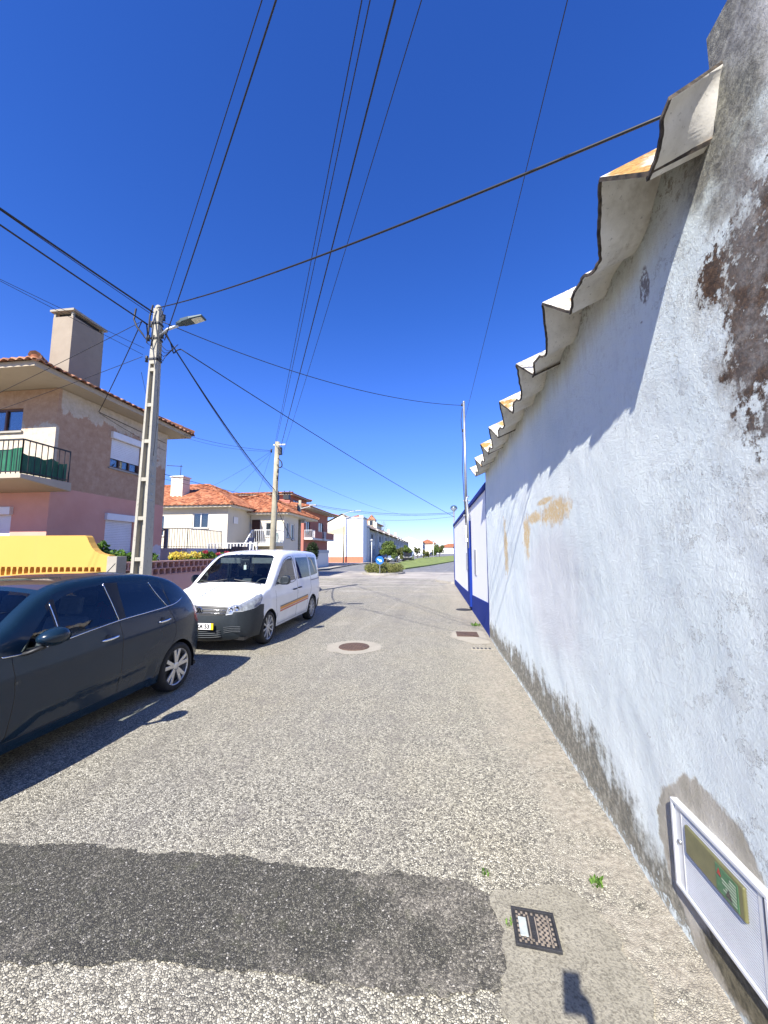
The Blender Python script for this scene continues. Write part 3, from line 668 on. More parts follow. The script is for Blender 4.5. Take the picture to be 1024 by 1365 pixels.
mb = MB(); mb.box(XM - .022, XM - .006, 1.70, 2.035, .425, .548); win = mb.build('sight_window', sw, t, bevel=.006, seg=3)
mb = MB(); mb.box(XM - .0235, XM - .0205, 1.725, 1.84, .437, .535); lab = mb.build('label', plain('green_label', (.07, .17, .08), .5, 0, .3, 60), win)
mb = MB(); rr = random.Random(3)
for i in range(7): mb.box(XM - .0245, XM - .0232, 1.735, 1.735 + rr.uniform(.03, .098), .446 + i * .0118, .451 + i * .0118)
mb.build('print_lines', plain('pale_print', (.33, .38, .28), .6), lab)
mb = MB(); mb.prism([(1.755, .449), (1.79, .449), (1.7725, .482)], 'x', XM - .0254, XM - .0246); mb.build('warning_mark', M['p_dark'], lab)
mb = MB(); mb.prism([(1.81, .50), (1.832, .50), (1.821, .526)], 'x', XM - .0254, XM - .0246); mb.build('warning_mark', M['red'], lab)

# ------------------------------------------------------------------ blue and white boundary wall
bw = thing('boundary_wall', 'white boundary wall with ultramarine blue dado, coping and pilaster strips', 'wall', (1.3, 14, 0))
YA, YB, ZT = 8.28, 21.3, 3.18
mb = MB(); mb.box(XW + .03, XW + .28, YA, YB, -.05, ZT); mb.box(XW + .28, 9, YB - .25, YB, -.05, ZT); mb.build('wall', M['white'], bw)
mb = MB(); mb.prism([(YA, -.05), (YB, -.05), (YB, .28), (16, .36), (12.2, .46), (YA, .70)], 'x', XW + .012, XW + .031); mb.build('dado', M['blue'], bw)
mb = MB(); mb.box(XW - .02, XW + .33, YA, YB + .03, ZT, ZT + .12); mb.build('coping', M['blue'], bw, bevel=.01)
mb = MB(); mb.box(XW + .005, XW + .033, YA + .0, YA + .15, -.05, ZT); mb.build('pilaster_strip', M['blue'], bw)
mb = MB(); mb.box(XW - .05, XW + .033, 11.9, 12.5, .12, 2.75); mb.build('pilaster_strip', M['blue'], bw)
mb = MB(); mb.box(XW + .005, XW + .033, YB - .3, YB + .01, -.05, ZT); mb.build('pilaster_strip', M['blue'], bw)
mb = MB(); mb.box(XW + .012, XW + .034, 10.6, 11.1, 1.15, 1.85); mb.build('meter_door', M['oxide'], bw, bevel=.004)
mb = MB(); mb.box(XW + .012, XW + .034, 13.3, 13.7, 1.15, 1.75); mb.build('meter_door', M['oxide'], bw, bevel=.004)
# service mast on the wall
ms = thing('service_mast', 'thin galvanised service mast bracketed to the blue and white wall', 'mast', (1.09, 12.2, 2.0))
mb = MB(); mb.tube([(1.085, 12.2, 2.72), (1.085, 12.2, 6.72)], [.045, .036], 12); mb.build('pole', M['steel'], ms, smooth=True)
mb = MB(); mb.lathe([(0, .03), (.04, .015), (.048, -.01), (.036, -.02)], (1.085, 12.2, 6.72), 'z', 12); mb.build('cap', M['steel'], ms, smooth=True)
for z in (2.95, 3.42):
    mb = MB(); mb.box(.99, 1.2, 12.17, 12.23, z - .02, z + .02); mb.lathe([(.05, -.03), (.062, -.03), (.062, .03), (.05, .03)], (1.085, 12.2, z), 'z', 14); mb.build('bracket', M['steel'], ms)
mb = MB(); mb.tube([(1.06, 11.75, 2.2), (1.06, 11.75, 3.45), (1.13, 11.75, 3.5)], .022, 8); mb.tube([(1.07, 11.55, 1.9), (1.07, 11.55, 3.3)], .018, 8); mb.build('conduit', M['steel'], ms, smooth=True)
mb = MB(); mb.box(1.02, 1.12, 12.05, 12.45, 2.1, 2.62); mb.build('junction_box', M['whitemetal'], ms, bevel=.01)
mb = MB(); mb.tube([(1.03, 12.2, 6.5), (.98, 12.18, 6.1), (1.03, 12.18, 5.4), (.99, 12.15, 4.4), (1.02, 12.15, 3.5), (1.05, 12.1, 2.6)], .012, 6); mb.build('drop_cable', M['cable'], ms, smooth=True)
for z in (6.62, 5.75):
    mb = MB(); mb.lathe([(.0, -.04), (.03, -.04), (.02, 0), (.03, .04), (0, .04)], (1.02, 12.2, z), 'z', 8); mb.build('insulator', M['darkmetal'], ms, smooth=True)
# street lamp with a globe beyond the wall
lp = thing('street_lamp', 'slim street lamp with dark dome over a pale globe beyond the boundary wall', 'street lamp', (1.4, 24.7, 0))
mb = MB(); mb.tube([(1.4, 24.7, 0), (1.4, 24.7, .8), (1.4, 24.7, 4.35)], [.075, .055, .045], 12); mb.build('pole', M['steel'], lp, smooth=True)
mb = MB(); mb.lathe([(.045, -.2), (.08, -.15), (.21, -.02), (.22, 0), (.215, .03)], (1.4, 24.7, 4.56), 'z', 20); mb.build('globe', plain('frosted_globe', (.42, .47, .5), .25, 0, .1, 5), lp, smooth=True)
mb = MB(); mb.lathe([(.235, -.01), (.225, .05), (.18, .14), (.10, .19), (0, .21)], (1.4, 24.7, 4.59), 'z', 20); mb.lathe([(.235, -.01), (.0, -.005)], (1.4, 24.7, 4.59), 'z', 20); mb.build('dome', plain('dark_lamp_dome', (.06, .10, .13), .3, .2, .1, 5), lp, smooth=True)
# weeds at the foot of the wall
def weed(c, r, n, size, label, mat='leaf_ivy'):
    mb = MB()
    for i in range(n):
        a = random.uniform(0, 6.28); l = size * random.uniform(.5, 1.2); q = random.uniform(.2, .9)
        b = Vector((c[0] + random.uniform(-r, r), c[1] + random.uniform(-r, r), c[2])); d = Vector((math.cos(a) * q, math.sin(a) * q, 1)).normalized() * l; s_ = Vector((-math.sin(a), math.cos(a), 0)) * l * .16
        mb.add([b - s_ * .4, b + d * .5 - s_, b + d + Vector((0, 0, -l * .15)), b + d * .5 + s_, b + s_ * .4], [(0, 1, 2, 3, 4)])
    tag(mb.build('weed', M[mat], fix=False), label, 'weed')
weed((.86, 2.37, 0), .03, 60, .038, 'bright green weed tuft growing in the gravelly road edge near the wall')
weed((.27, 2.36, 0), .02, 30, .022, 'tiny flat yellow-green weed at the edge of the dark patch')
weed((.345, 2.07, .006), .018, 16, .025, 'tiny green weed against the rim of the water meter cover')
weed((1.02, 9.6, 0), .10, 40, .09, 'yellow-green weed at the foot of the blue dado')
# ------------------------------------------------------------------ cars
def build_car(S, label, loc, group=None, name='parked_car', mirrored=True):
    """local frame: front at y=0, rear towards +y, visible flank at +x, ground z=0"""
    root = thing(name, label, S.get('cat', 'car'), loc, group); BASE[root.name] = Vector((0, 0, 0))
    st = S['step']
    dense = catmull(S['outline'], st); O = np.array([p[:2] for p in dense]); CRN = np.array([p[2] for p in dense])
    d = np.gradient(O, axis=0); d /= np.linalg.norm(d, axis=1)[:, None] + 1e-9
    NRM = np.stack([-d[:, 1], d[:, 0]], 1)            # outward for front->top->rear order
    if NRM[len(O) // 2][1] < 0: NRM = -NRM
    arcs = np.concatenate([[0], np.cumsum(np.linalg.norm(np.diff(O, axis=0), axis=1))]); Lt = arcs[-1]
    A0, A1 = O[:-1], O[1:]
    def dist(p):
        e = A1 - A0; t = np.clip(((p - A0) * e).sum(1) / ((e * e).sum(1) + 1e-12), 0, 1); q = A0 + e * t[:, None]
        return float(np.sqrt(((p - q) ** 2).sum(1).min()))
    rr_ = S['edge_r']
    def W(y, z, dd=None):
        wv = float(np.interp(z, S['wz'], S['ww'])) + S['plan'](y)
        for fn in S.get('dents', []): wv += fn(y, z)
        if dd is None: dd = dist(np.array((y, z)))
        r = rr_
        if dd < r: wv -= r * .8 * (1 - math.sqrt(max(0, 1 - (1 - dd / r) ** 2)))
        return wv
    # --- flank
    zb = S['zb']; bot = []
    def seg(a, b):
        n = max(1, int(abs(b - a) / st)); return [(a + (b - a) * i / n, zb) for i in range(n)]
    y = O[-1][0]
    for yw in sorted(S['wheels'], reverse=True):
        dz = zb - S['wr']; ha = math.sqrt(S['ra'] ** 2 - dz * dz); bot += seg(y, yw + ha)
        a0 = math.atan2(dz, ha); a1 = math.pi - a0; n = 22 if st < .06 else 10
        bot += [(yw + S['ra'] * math.cos(a0 + (a1 - a0) * i / n), S['wr'] + S['ra'] * math.sin(a0 + (a1 - a0) * i / n)) for i in range(n)]
        y = yw - ha
    bot += seg(y, O[0][0]); bot = bot[1:]
    outer = [tuple(p) for p in O] + bot
    def cdt(loops, pts):
        vs = []; es = []
        for lp in loops:
            o = len(vs); vs += [Vector(p) for p in lp]; es += [(o + i, o + (i + 1) % len(lp)) for i in range(len(lp))]
        vs += [Vector(p) for p in pts]
        r = delaunay_2d_cdt(vs, es, [], 0, 1e-5); return [tuple(q) for q in r[0]], [tuple(t) for t in r[2]]
    def dens(poly):
        out = []; n = len(poly)
        for i in range(n):
            a = np.array(poly[i], float); b = np.array(poly[(i + 1) % n], float); k = max(1, int(np.linalg.norm(b - a) / st)); out += [tuple(a + (b - a) * j / k) for j in range(k)]
        return out
    g = st * 1.15; mn = O.min(0); mx = O.max(0); grid = []
    for iy, yv in enumerate(np.arange(mn[0], mx[0], g)):
        for zv in np.arange(zb, mx[1], g):
            p = (yv + random.uniform(-.1, .1) * g, zv + (g / 2 if iy % 2 else 0))
            if inpoly(p, outer) and dist(np.array(p)) > st * .45: grid.append(p)
    if st < .06:
        for dd in (.008, .02, .038):
            q = O - NRM * dd; grid += [tuple(p) for p in q if inpoly(tuple(p), outer) and dist(p) > dd * .8]
    side = [(n_, dens(p)) for n_, p in S['side']]
    V, T = cdt([outer] + [p for _, p in side], grid)
    P3 = [(W(a, b), a, b) for a, b in V]
    parts = {}
    def addt(key, tri): parts.setdefault(key, []).append(tri)
    for t in T:
        c = (sum(V[i][0] for i in t) / 3, sum(V[i][1] for i in t) / 3)
        if not inpoly(c, outer): continue
        reg = 'body'
        for i, (n_, p) in enumerate(side):
            if inpoly(c, p): reg = n_; break
        for sgn in (1, -1):
            tri = [(P3[i][0] * sgn, P3[i][1], P3[i][2]) for i in t]
            if sgn < 0: tri = tri[::-1]
            addt((reg, 0 if reg in S['joined'] else sgn * (i + 1) if reg != 'body' else 0), tri)
    # --- over the top
    def at(s):
        o = np.array((np.interp(s, arcs, O[:, 0]), np.interp(s, arcs, O[:, 1]))); n = np.array((np.interp(s, arcs, NRM[:, 0]), np.interp(s, arcs, NRM[:, 1]))); return o, n, float(np.interp(s, arcs, CRN))
    WE = np.array([W(p[0], p[1], 0.0) for p in O])
    def pos(s, t):
        o, n, c = at(s); k = c * (1 - abs(t) ** 2.4); q = o + n * k; return (t * float(np.interp(s, arcs, WE)), q[0], q[1])
    TS = .8
    def s_of_z(z, rear=False):
        half = len(O) // 2
        if rear: return float(np.interp(-z, -O[half:, 1], arcs[half:]))
        return float(np.interp(z, O[:half, 1], arcs[:half]))
    def s_of_y(yv): return float(np.interp(yv, O[:, 0], arcs))
    def conv(spec):
        kind, poly = spec; out = []
        for a, b in dens(poly) if kind != 'sy' else poly:
            if kind == 'front': s = s_of_z(b)
            elif kind == 'rear': s = s_of_z(b, True)
            else: s = s_of_y(b)
            t = a if kind == 'sy' else a / float(np.interp(s, arcs, WE)); out.append((s, max(-1, min(1, t)) * TS))
        if kind == 'sy':
            r = []
            for i in range(len(out)):
                a = np.array(out[i]); b = np.array(out[(i + 1) % len(out)]); k = max(1, int(np.linalg.norm(b - a) / st)); r += [tuple(a + (b - a) * j / k) for j in range(k)]
            out = r
        return out
    cen = [(n_, conv(sp)) for n_, sp in S['centre']]
    rim = [(s, TS) for s in arcs] + [(s, -TS) for s in arcs[::-1]]
    grid = [(s, t) for s in arcs[::2][1:-1] for t in np.linspace(-TS, TS, max(5, int(1.6 / (st * 1.8))))[1:-1]]
    grid += [(s, q * TS) for s in arcs[1:-1:2] for q in (.985, .955, -.985, -.955)] if st < .06 else []
    V, T = cdt([rim] + [p for _, p in cen], grid)
    P3 = [pos(s, t / TS) for s, t in V]
    for t in T:
        c = (sum(V[i][0] for i in t) / 3, sum(V[i][1] for i in t) / 3); reg = 'body'; ii = 0
        for i, (n_, p) in enumerate(cen):
            if inpoly(c, p): reg = n_; ii = i; break
        key = (reg, 0 if (reg in S['joined'] or reg == 'body') else (1 if c[1] > 0 else -1) * 900 if reg in S['paired'] else 100 + ii)
        if reg in S['paired']: key = (reg, (1 if c[1] > 0 else -1) * S['paired'][reg])
        addt(key, [P3[i] for i in t])
    objs = {}
    for (reg, k), tris in parts.items():
        mb = MB()
        for tr in tris: mb.add(tr, [(0, 1, 2)])
        o = mb.build({'rear_window_side': 'side_window'}.get(reg, reg), S['mats'][reg], root, smooth=True, weld=2e-4); objs[(reg, k)] = o
    # --- underside, wheel housings, inner trim
    mb = MB(); yl, yh = O[:, 0].min() + .1, O[:, 0].max() - .1; wv = S['ww'][1] - .10
    mb.box(-wv, wv, yl, yh, zb - .02, zb + .03)
    for yw in S['wheels']:
        for sg in (1, -1):
            x0, x1 = sg * (wv - .22), sg * (float(np.interp(.5, S['wz'], S['ww'])) + S['plan'](yw) - .015)
            mb.lathe([(S['ra'] + .004, x0), (S['ra'] + .004, x1)], (0, yw, S['wr']), 'x', 20, 0, -.25, math.pi + .25); mb.lathe([(S['ra'] + .004, x0), (0, x0)], (0, yw, S['wr']), 'x', 20, 0, -.25, math.pi + .25)
    mb.build('underbody', M['black'], root)
    if S.get('interior'): S['interior'](root)
    # --- trim lines on both flanks
    for nm, mat, rad, line, off in S.get('lines', []):
        ln = catmull(line, .05); 
        for sg in (1, -1):
            mb = MB(); mb.tube([(sg * (W(a, b) + off), a, b) for a, b in ln], rad, 6, flat=.8); mb.build(nm, M[mat], root, smooth=True)
    if S.get('extra'): S['extra'](root, W, pos, s_of_z, s_of_y, objs)
    # --- wheels
    for yw in S['wheels']:
        for sg in (1, -1):
            wx = S['wx'] * sg; r = S['wr']; tw = .20
            mb = MB(); h = tw / 2
            mb.lathe([(r * .74, h * .92), (r * .80, h * 1.0), (r * .92, h * .97), (r * .965, h * .82), (r * 1.0, h * .6), (r * 1.0, -h * .6), (r * .965, -h * .85), (r * .74, -h)], (wx - sg * h, yw, r), 'x', 40)
            tyre = mb.build('wheel', M['rubber'], root, smooth=True)
            xo = wx - sg * .012; mb = MB(); e = sg
            mb.lathe([(r * .755, -.03 * e), (r * .76, -.004 * e), (r * .735, .0), (r * .70, -.012 * e), (r * .685, -.09 * e)], (xo, yw, r), 'x', 40)
            ns = S['spokes']; rim_r = r * .715
            for i in range(ns):
                a = 2 * math.pi * (i + .25) / ns
                for da in S['spoke_pair']:
                    c1, s1 = math.cos(a + da * .35), math.sin(a + da * .35); c2, s2 = math.cos(a + da), math.sin(a + da); ww_ = S['spoke_w']
                    mb.beam((xo - .022 * e, yw + .04 * c1, r + .04 * s1), (xo - .012 * e, yw + rim_r * c2, r + rim_r * s2), ww_, .02, up=(1, 0, 0))
            mb.lathe([(0, -.004 * e), (.03, -.005 * e), (.052, -.012 * e), (.058, -.03 * e)], (xo, yw, r), 'x', 20)
            mb.build('rim', S['rim_mat'], tyre, smooth=False, bevel=.004)
            mb = MB(); mb.lathe([(0, -.055 * e), (r * .70, -.06 * e)], (xo, yw, r), 'x', 24)
            if S['step'] < .06:
                mb.build('brake_disc', M['blackplastic'], tyre)
    return root, W

def seat(mb, x, y, z, w_=.5, tall=.62):
    mb.prism([(y - .25, z), (y + .27, z - .03), (y + .27, z + .12), (y - .22, z + .16)], 'x', x - w_ / 2, x + w_ / 2)
    mb.prism([(y + .20, z + .05), (y + .34, z + .05), (y + .46, z + tall), (y + .38, z + tall)], 'x', x - w_ / 2 + .02, x + w_ / 2 - .02)
    mb.prism([(y + .39, z + tall + .03), (y + .46, z + tall + .02), (y + .49, z + tall + .2), (y + .43, z + tall + .21)], 'x', x - .13, x + .13)
def interior(rows, ydash, zdash, xw, swx, zfloor=.30, ymax=3.5):
    def fn(root):
        mb = MB(); mb.box(-xw, xw, ydash + .1, ymax, zfloor - .02, zfloor + .01); mb.build('floor', M['interior'], root)
        for y, xs, hgt in rows:
            for x in xs:
                mb = MB(); seat(mb, x, y, zfloor + .22, .5, hgt); mb.build('seat', M['interior'], root, bevel=.03, seg=3)
        mb = MB(); mb.prism([(ydash - .35, zdash - .03), (ydash, zdash + .03), (ydash + .22, zdash - .02), (ydash + .28, zdash - .2), (ydash + .1, zdash - .4), (ydash - .35, zdash - .3)], 'x', -xw, xw); mb.build('dashboard', M['interior_l'], root, bevel=.02)
        mb = MB(); c = Vector((swx, ydash + .36, zdash + .0)); n = 24; pts = [c + Vector((.18 * math.cos(2 * math.pi * i / n), .08 * math.sin(2 * math.pi * i / n), .165 * math.sin(2 * math.pi * i / n))) for i in range(n + 1)]
        mb.tube(pts, .014, 8, caps=False); mb.beam(c + Vector((-.17, 0, 0)), c + Vector((.17, 0, 0)), .04, .02); mb.build('steering_wheel', M['blackplastic'], root, smooth=True)
    return fn

# ---------- dark blue hatchback: outline points are (y, z, crown)
C3 = dict(step=.045, edge_r=.06, zb=.21, wheels=[.83, 3.29], wr=.305, ra=.345, wx=.845,
    outline=[(.10, .21, .10), (.02, .36, .13), (.0, .50, .14), (.05, .64, .13), (.14, .74, .10), (.40, .86, .06), (.75, .965, .045), (.98, 1.03, .045), (1.25, 1.175, .05), (1.40, 1.285, .05), (1.57, 1.395, .045), (1.80, 1.485, .04), (2.08, 1.522, .035), (2.45, 1.533, .03), (2.85, 1.515, .03), (3.15, 1.465, .03), (3.42, 1.365, .035), (3.66, 1.17, .05), (3.82, .91, .06), (3.90, .66, .07), (3.92, .48, .07), (3.87, .28, .06), (3.82, .21, .05)],
    wz=[.18, .28, .45, .66, .82, .95, 1.05, 1.2, 1.35, 1.47, 1.56], ww=[.80, .835, .853, .865, .860, .845, .82, .762, .70, .66, .625],
    plan=lambda y: (-.17 * ((.85 - y) / .85) ** 2.2 if y < .85 else 0) + (-.15 * ((y - 3.05) / .87) ** 2.2 if y > 3.05 else 0),
    dents=[lambda y, z: -.022 * min(1, max(0, (.34 + .105 * min(1, max(0, (y - 1.3) / .25)) + .03 * (y - 1.5) - z) / .02)) if 1.25 < y < 2.80 else 0,
           lambda y, z: .010 * math.exp(-((z - (.80 + .06 * (y - 1.3))) / .05) ** 2)],
    side=[('side_window', [(1.335, .985), (1.63, 1.285), (1.655, 1.02)]),
          ('side_window', [(1.69, 1.03), (1.69, 1.325), (1.78, 1.375), (1.97, 1.425), (2.24, 1.445), (2.315, 1.07)]),
          ('rear_window_side', [(2.42, 1.44), (2.66, 1.428), (2.84, 1.40), (3.03, 1.115), (2.42, 1.083)]),
          ('rear_window_side', [(2.91, 1.385), (3.08, 1.315), (3.24, 1.23), (3.37, 1.15), (3.22, 1.125), (3.10, 1.118)]),
          ('taillight', [(3.68, .86), (3.66, 1.04), (3.71, 1.06), (3.90, .85), (3.95, .76), (3.80, .78)]),
          ('headlight', [(.05, .62), (.15, .75), (.42, .85), (.62, .88), (.40, .74), (.1, .60)]),
          ('pillar_trim', [(1.60, 1.315), (1.66, 1.36), (1.69, 1.36), (1.72, 1.00), (1.655, 1.0)]),
          ('pillar_trim', [(2.24, 1.46), (2.42, 1.455), (2.42, 1.065), (2.315, 1.055)]),
          ('door', [(1.27, .31), (1.30, .62), (1.27, .955), (1.335, .972), (1.58, 1.27), (1.68, 1.40), (1.78, 1.43), (2.30, 1.475), (2.345, .80), (2.35, .305)]),
          ('door', [(2.36, .305), (2.355, .80), (2.31, 1.475), (2.67, 1.46), (2.90, 1.425), (3.09, 1.10), (3.19, .86), (3.19, .72), (2.93, .38), (2.85, .305)])],
    centre=[('windscreen', ('sy', [(-.93, 1.03), (-.93, 1.50), (-.90, 1.60), (.90, 1.60), (.93, 1.50), (.93, 1.03)])),
            ('roof_panel', ('sy', [(-.90, 1.66), (-.90, 2.62), (.90, 2.62), (.90, 1.66)])),
            ('rear_window', ('sy', [(-.86, 3.45), (-.90, 3.74), (.90, 3.74), (.86, 3.45)])),
            ('grille', ('front', [(-.35, .36), (-.45, .50), (.45, .50), (.35, .36)])),
            ('taillight', ('rear', [(.50, .80), (.50, 1.0), (.9, 1.0), (.9, .80)])), ('taillight', ('rear', [(-.50, .80), (-.50, 1.0), (-.9, 1.0), (-.9, .80)]))],
    joined=(), paired={'taillight': 5}, spokes=5, spoke_pair=(-.21, .21), spoke_w=.046)
C3['mats'] = dict(body=M['p_navy'], door=M['p_navy'], side_window=M['glass'], rear_window_side=M['glass_dark'], taillight=M['red'], headlight=M['glass_lamp'], windscreen=M['glass'], roof_panel=M['p_roof'], rear_window=M['glass_dark'], grille=M['blackplastic'], pillar_trim=M['black'])
C3['rim_mat'] = M['silver']
C3['lines'] = [('waist_trim', 'chrome', .008, [(1.20, .975), (1.35, .968), (1.6, .985), (2.0, 1.03), (2.36, 1.064), (2.8, 1.085), (3.11, 1.105), (3.26, 1.125), (3.41, 1.17)], .002),
    ('pillar_seam', 'chrome', .0045, [(1.672, 1.01), (1.665, 1.15), (1.645, 1.335)], .000), ('pillar_seam', 'chrome', .004, [(2.318, 1.06), (2.28, 1.28), (2.235, 1.46)], .004), ('pillar_seam', 'chrome', .004, [(2.87, 1.42), (2.95, 1.28), (3.07, 1.11)], .004),
    ('door_seam', 'black', .005, [(1.27, .955), (1.295, .73), (1.30, .62), (1.27, .31)], -.002), ('door_seam', 'black', .005, [(2.325, 1.05), (2.35, .80), (2.355, .305)], -.002),
    ('door_seam', 'black', .005, [(3.09, 1.10), (3.19, .86), (3.19, .72), (3.10, .58), (2.93, .38), (2.87, .305)], -.002), ('door_seam', 'black', .004, [(1.27, .305), (2.0, .302), (2.87, .305)], -.002)]
C3['interior'] = interior([(1.75, (-.36, .36), .60), (2.65, (-.36, .36), .56)], 1.25, .93, .68, .36, .30, 3.4)
def c3_extra(root, W, pos, sz, sy, objs):
    drs = [o for (r, k), o in objs.items() if r == 'door' and k > 0]; drs.sort(key=lambda o: np.mean([v.co.y for v in o.data.vertices])); drn = [o for (r, k), o in objs.items() if r == 'door' and k < 0]; drn.sort(key=lambda o: np.mean([v.co.y for v in o.data.vertices]))
    for sg, dd in ((1, drs), (-1, drn)):
        for dr, (a, b, z) in zip(dd, ((2.08, 2.29, .905), (2.88, 3.08, .945))):
            x = W((a + b) / 2, z); mb = MB(); mb.tube([(sg * (x - .01), a, z - .008), (sg * (x + .022), a + .03, z - .004), (sg * (x + .03), (a + b) / 2, z), (sg * (x + .024), b - .03, z + .006), (sg * (x - .012), b, z + .006)], [.010, .014, .015, .014, .010], 10); h = mb.build('handle', M['chrome'], dr, smooth=True)
            mb = MB(); mb.lathe([(0, .004), (.04, .003), (.05, -.004)], (sg * (x - .002), (a + b) / 2 - .02, z - .004), 'x', 18); mb.build('handle_recess', M['black'], dr, smooth=True)
        # door mirror
        x0 = W(1.40, .99)
        mb = MB(); mb.tube([(sg * (x0 - .04), 1.36, .955), (sg * (x0 + .05), 1.365, .975), (sg * (x0 + .13), 1.42, 1.015)], [.028, .026, .03], 10, flat=.6); mr_ = mb.build('mirror_arm', M['blackplastic'], root, smooth=True)
        bm = bmesh.new(); bmesh.ops.create_uvsphere(bm, u_segments=24, v_segments=16, radius=1)
        mb = MB(); vv = []
        for q in bm.verts:
            c = q.co; yy = 1.47 + .115 * c.y * (1 if c.y > 0 else 1.15); hgt = .078 * (1 - .18 * max(0, -c.y)); zz = 1.085 + hgt * c.z + .012 * c.x
            vv.append((sg * (x0 + .155 + .10 * c.x), min(yy, 1.545), zz))
        mb.add(vv, [tuple(q.index for q in f_.verts) for f_ in bm.faces]); bm.free(); mm = mb.build('mirror', M['p_navy'], root, smooth=True)
        mb = MB(); mb.lathe([(0, .0005), (.07, 0)], (0, 0, 0), 'y', 20); mb.v = [(sg * (x0 + .155) + x * 1.15, 1.5465 + y, 1.085 + z * .85) for x, y, z in mb.v]; mb.build('mirror_glass', M['chrome'], mm)
    mb = MB(); mb.box(-.05, .05, 1.46, 1.475, 1.33, 1.39); mb.build('rear_view_mirror', M['blackplastic'], root, bevel=.01)
    mb = MB(); mb.tube([(0, 2.95, 1.50), (0, 3.1, 1.64)], .005, 6); mb.build('aerial', M['blackplastic'], root)
    mb = MB(); mb.box(-.26, .26, 3.965, 3.985, .60, .71); mb.build('number_plate', M['plate'], root)
C3['extra'] = c3_extra
hatch, _ = build_car(C3, 'dark slate blue hatchback with alloy wheels and chrome window trim at the left kerb', (-4.17, 1.41, 0), name='parked_car')

# ---------- white van
VAN = dict(step=.045, edge_r=.085, zb=.25, wheels=[.88, 3.56], wr=.312, ra=.355, wx=.885, cat='van',
    outline=[(.10, .25, .07), (.04, .34, .10), (.01, .46, .11), (.01, .60, .11), (.03, .74, .10), (.08, .83, .09), (.19, .895, .08), (.45, .985, .065), (.70, 1.055, .055), (.90, 1.115, .05), (1.2, 1.37, .055), (1.45, 1.575, .055), (1.62, 1.68, .05), (1.85, 1.755, .04), (2.3, 1.80, .035), (3.0, 1.81, .035), (3.7, 1.79, .03), (4.05, 1.755, .03), (4.18, 1.68, .03), (4.24, 1.5, .035), (4.30, 1.2, .04), (4.35, .90, .05), (4.37, .60, .05), (4.34, .36, .05), (4.30, .25, .05)],
    wz=[.22, .32, .5, .75, .95, 1.08, 1.25, 1.45, 1.6, 1.72, 1.82], ww=[.84, .868, .888, .895, .888, .878, .855, .825, .80, .775, .735],
    plan=lambda y: (-.27 * ((.62 - y) / .62) ** 2.6 if y < .62 else 0) + (-.07 * ((y - 3.9) / .47) ** 2.2 if y > 3.9 else 0),
    dents=[lambda y, z: .010 * math.exp(-((z - .86) / .06) ** 2) if y > .9 else 0, lambda y, z: -.008 * math.exp(-((z - .47) / .07) ** 2) if 1.25 < y < 3.2 else 0,
           lambda y, z: .014 * max(0, 1 - abs(math.hypot(y - .88, z - .312) - .385) / .05), lambda y, z: .014 * max(0, 1 - abs(math.hypot(y - 3.56, z - .312) - .385) / .05)],
    side=[('side_window', [(1.20, 1.125), (1.30, 1.23), (1.50, 1.40), (1.66, 1.52), (1.80, 1.60), (2.0, 1.635), (2.20, 1.64), (2.30, 1.14)]),
          ('rear_window_side', [(2.43, 1.65), (3.30, 1.65), (3.36, 1.15), (2.45, 1.14)]), ('rear_window_side', [(3.38, 1.65), (3.92, 1.63), (4.05, 1.19), (3.44, 1.16)]),
          ('headlight', [(.0, .735), (.03, .86), (.18, .905), (.40, .975), (.545, 1.0), (.55, .93), (.46, .82), (.30, .765), (.12, .735)]),
          ('front_bumper', [(-.1, .2), (-.1, .735), (.10, .73), (.30, .762), (.46, .815), (.60, .80), (.58, .2)]),
          ('rear_bumper', [(3.90, .2), (3.95, .42), (4.1, .50), (4.5, .52), (4.5, .2)]),
          ('taillight', [(4.19, .95), (4.16, 1.30), (4.30, 1.30), (4.40, .95)]),
          ('door', [(1.22, .30), (1.20, .60), (1.14, 1.00), (1.17, 1.12), (1.62, 1.53), (1.80, 1.665), (2.30, 1.70), (2.385, 1.10), (2.40, .70), (2.35, .30)]),
          ('sliding_door', [(2.36, .30), (2.41, .70), (2.40, 1.10), (2.32, 1.70), (3.33, 1.70), (3.395, 1.10), (3.38, .75), (3.20, .62), (3.12, .30)])],
    centre=[('windscreen', ('sy', [(-.94, .93), (-.92, 1.3), (-.89, 1.58), (-.80, 1.645), (.80, 1.645), (.89, 1.58), (.92, 1.3), (.94, .93)])),
            ('rear_window', ('rear', [(-.55, 1.1), (-.5, 1.55), (.5, 1.55), (.55, 1.1)])),
            ('headlight', ('front', [(.47, .685), (.50, .80), (.58, .84), (.9, .88), (.9, .735), (.62, .70)])), ('headlight', ('front', [(-.47, .685), (-.50, .80), (-.58, .84), (-.9, .88), (-.9, .735), (-.62, .70)])),
            ('grille', ('front', [(-.47, .675), (-.50, .795), (.50, .795), (.47, .675), (.2, .665), (-.2, .665)])),
            ('front_bumper', ('front', [(-.95, .2), (-.95, .735), (-.62, .70), (-.47, .675), (.47, .675), (.62, .70), (.95, .735), (.95, .2)])),
            ('rear_bumper', ('rear', [(-.95, .2), (-.95, .52), (.95, .52), (.95, .2)]))],
    joined=('front_bumper', 'rear_bumper'), paired={'headlight': 4}, spokes=10, spoke_pair=(0,), spoke_w=.034)
VAN['mats'] = dict(body=M['p_white'], door=M['p_white'], sliding_door=M['p_white'], side_window=M['glass_mid'], rear_window_side=M['glass_dark'], headlight=M['glass_lamp'], front_bumper=M['greyplastic'], rear_bumper=M['greyplastic'], taillight=M['red'], windscreen=M['glass'], rear_window=M['glass_dark'], grille=M['blackplastic'])
VAN['rim_mat'] = M['hub']
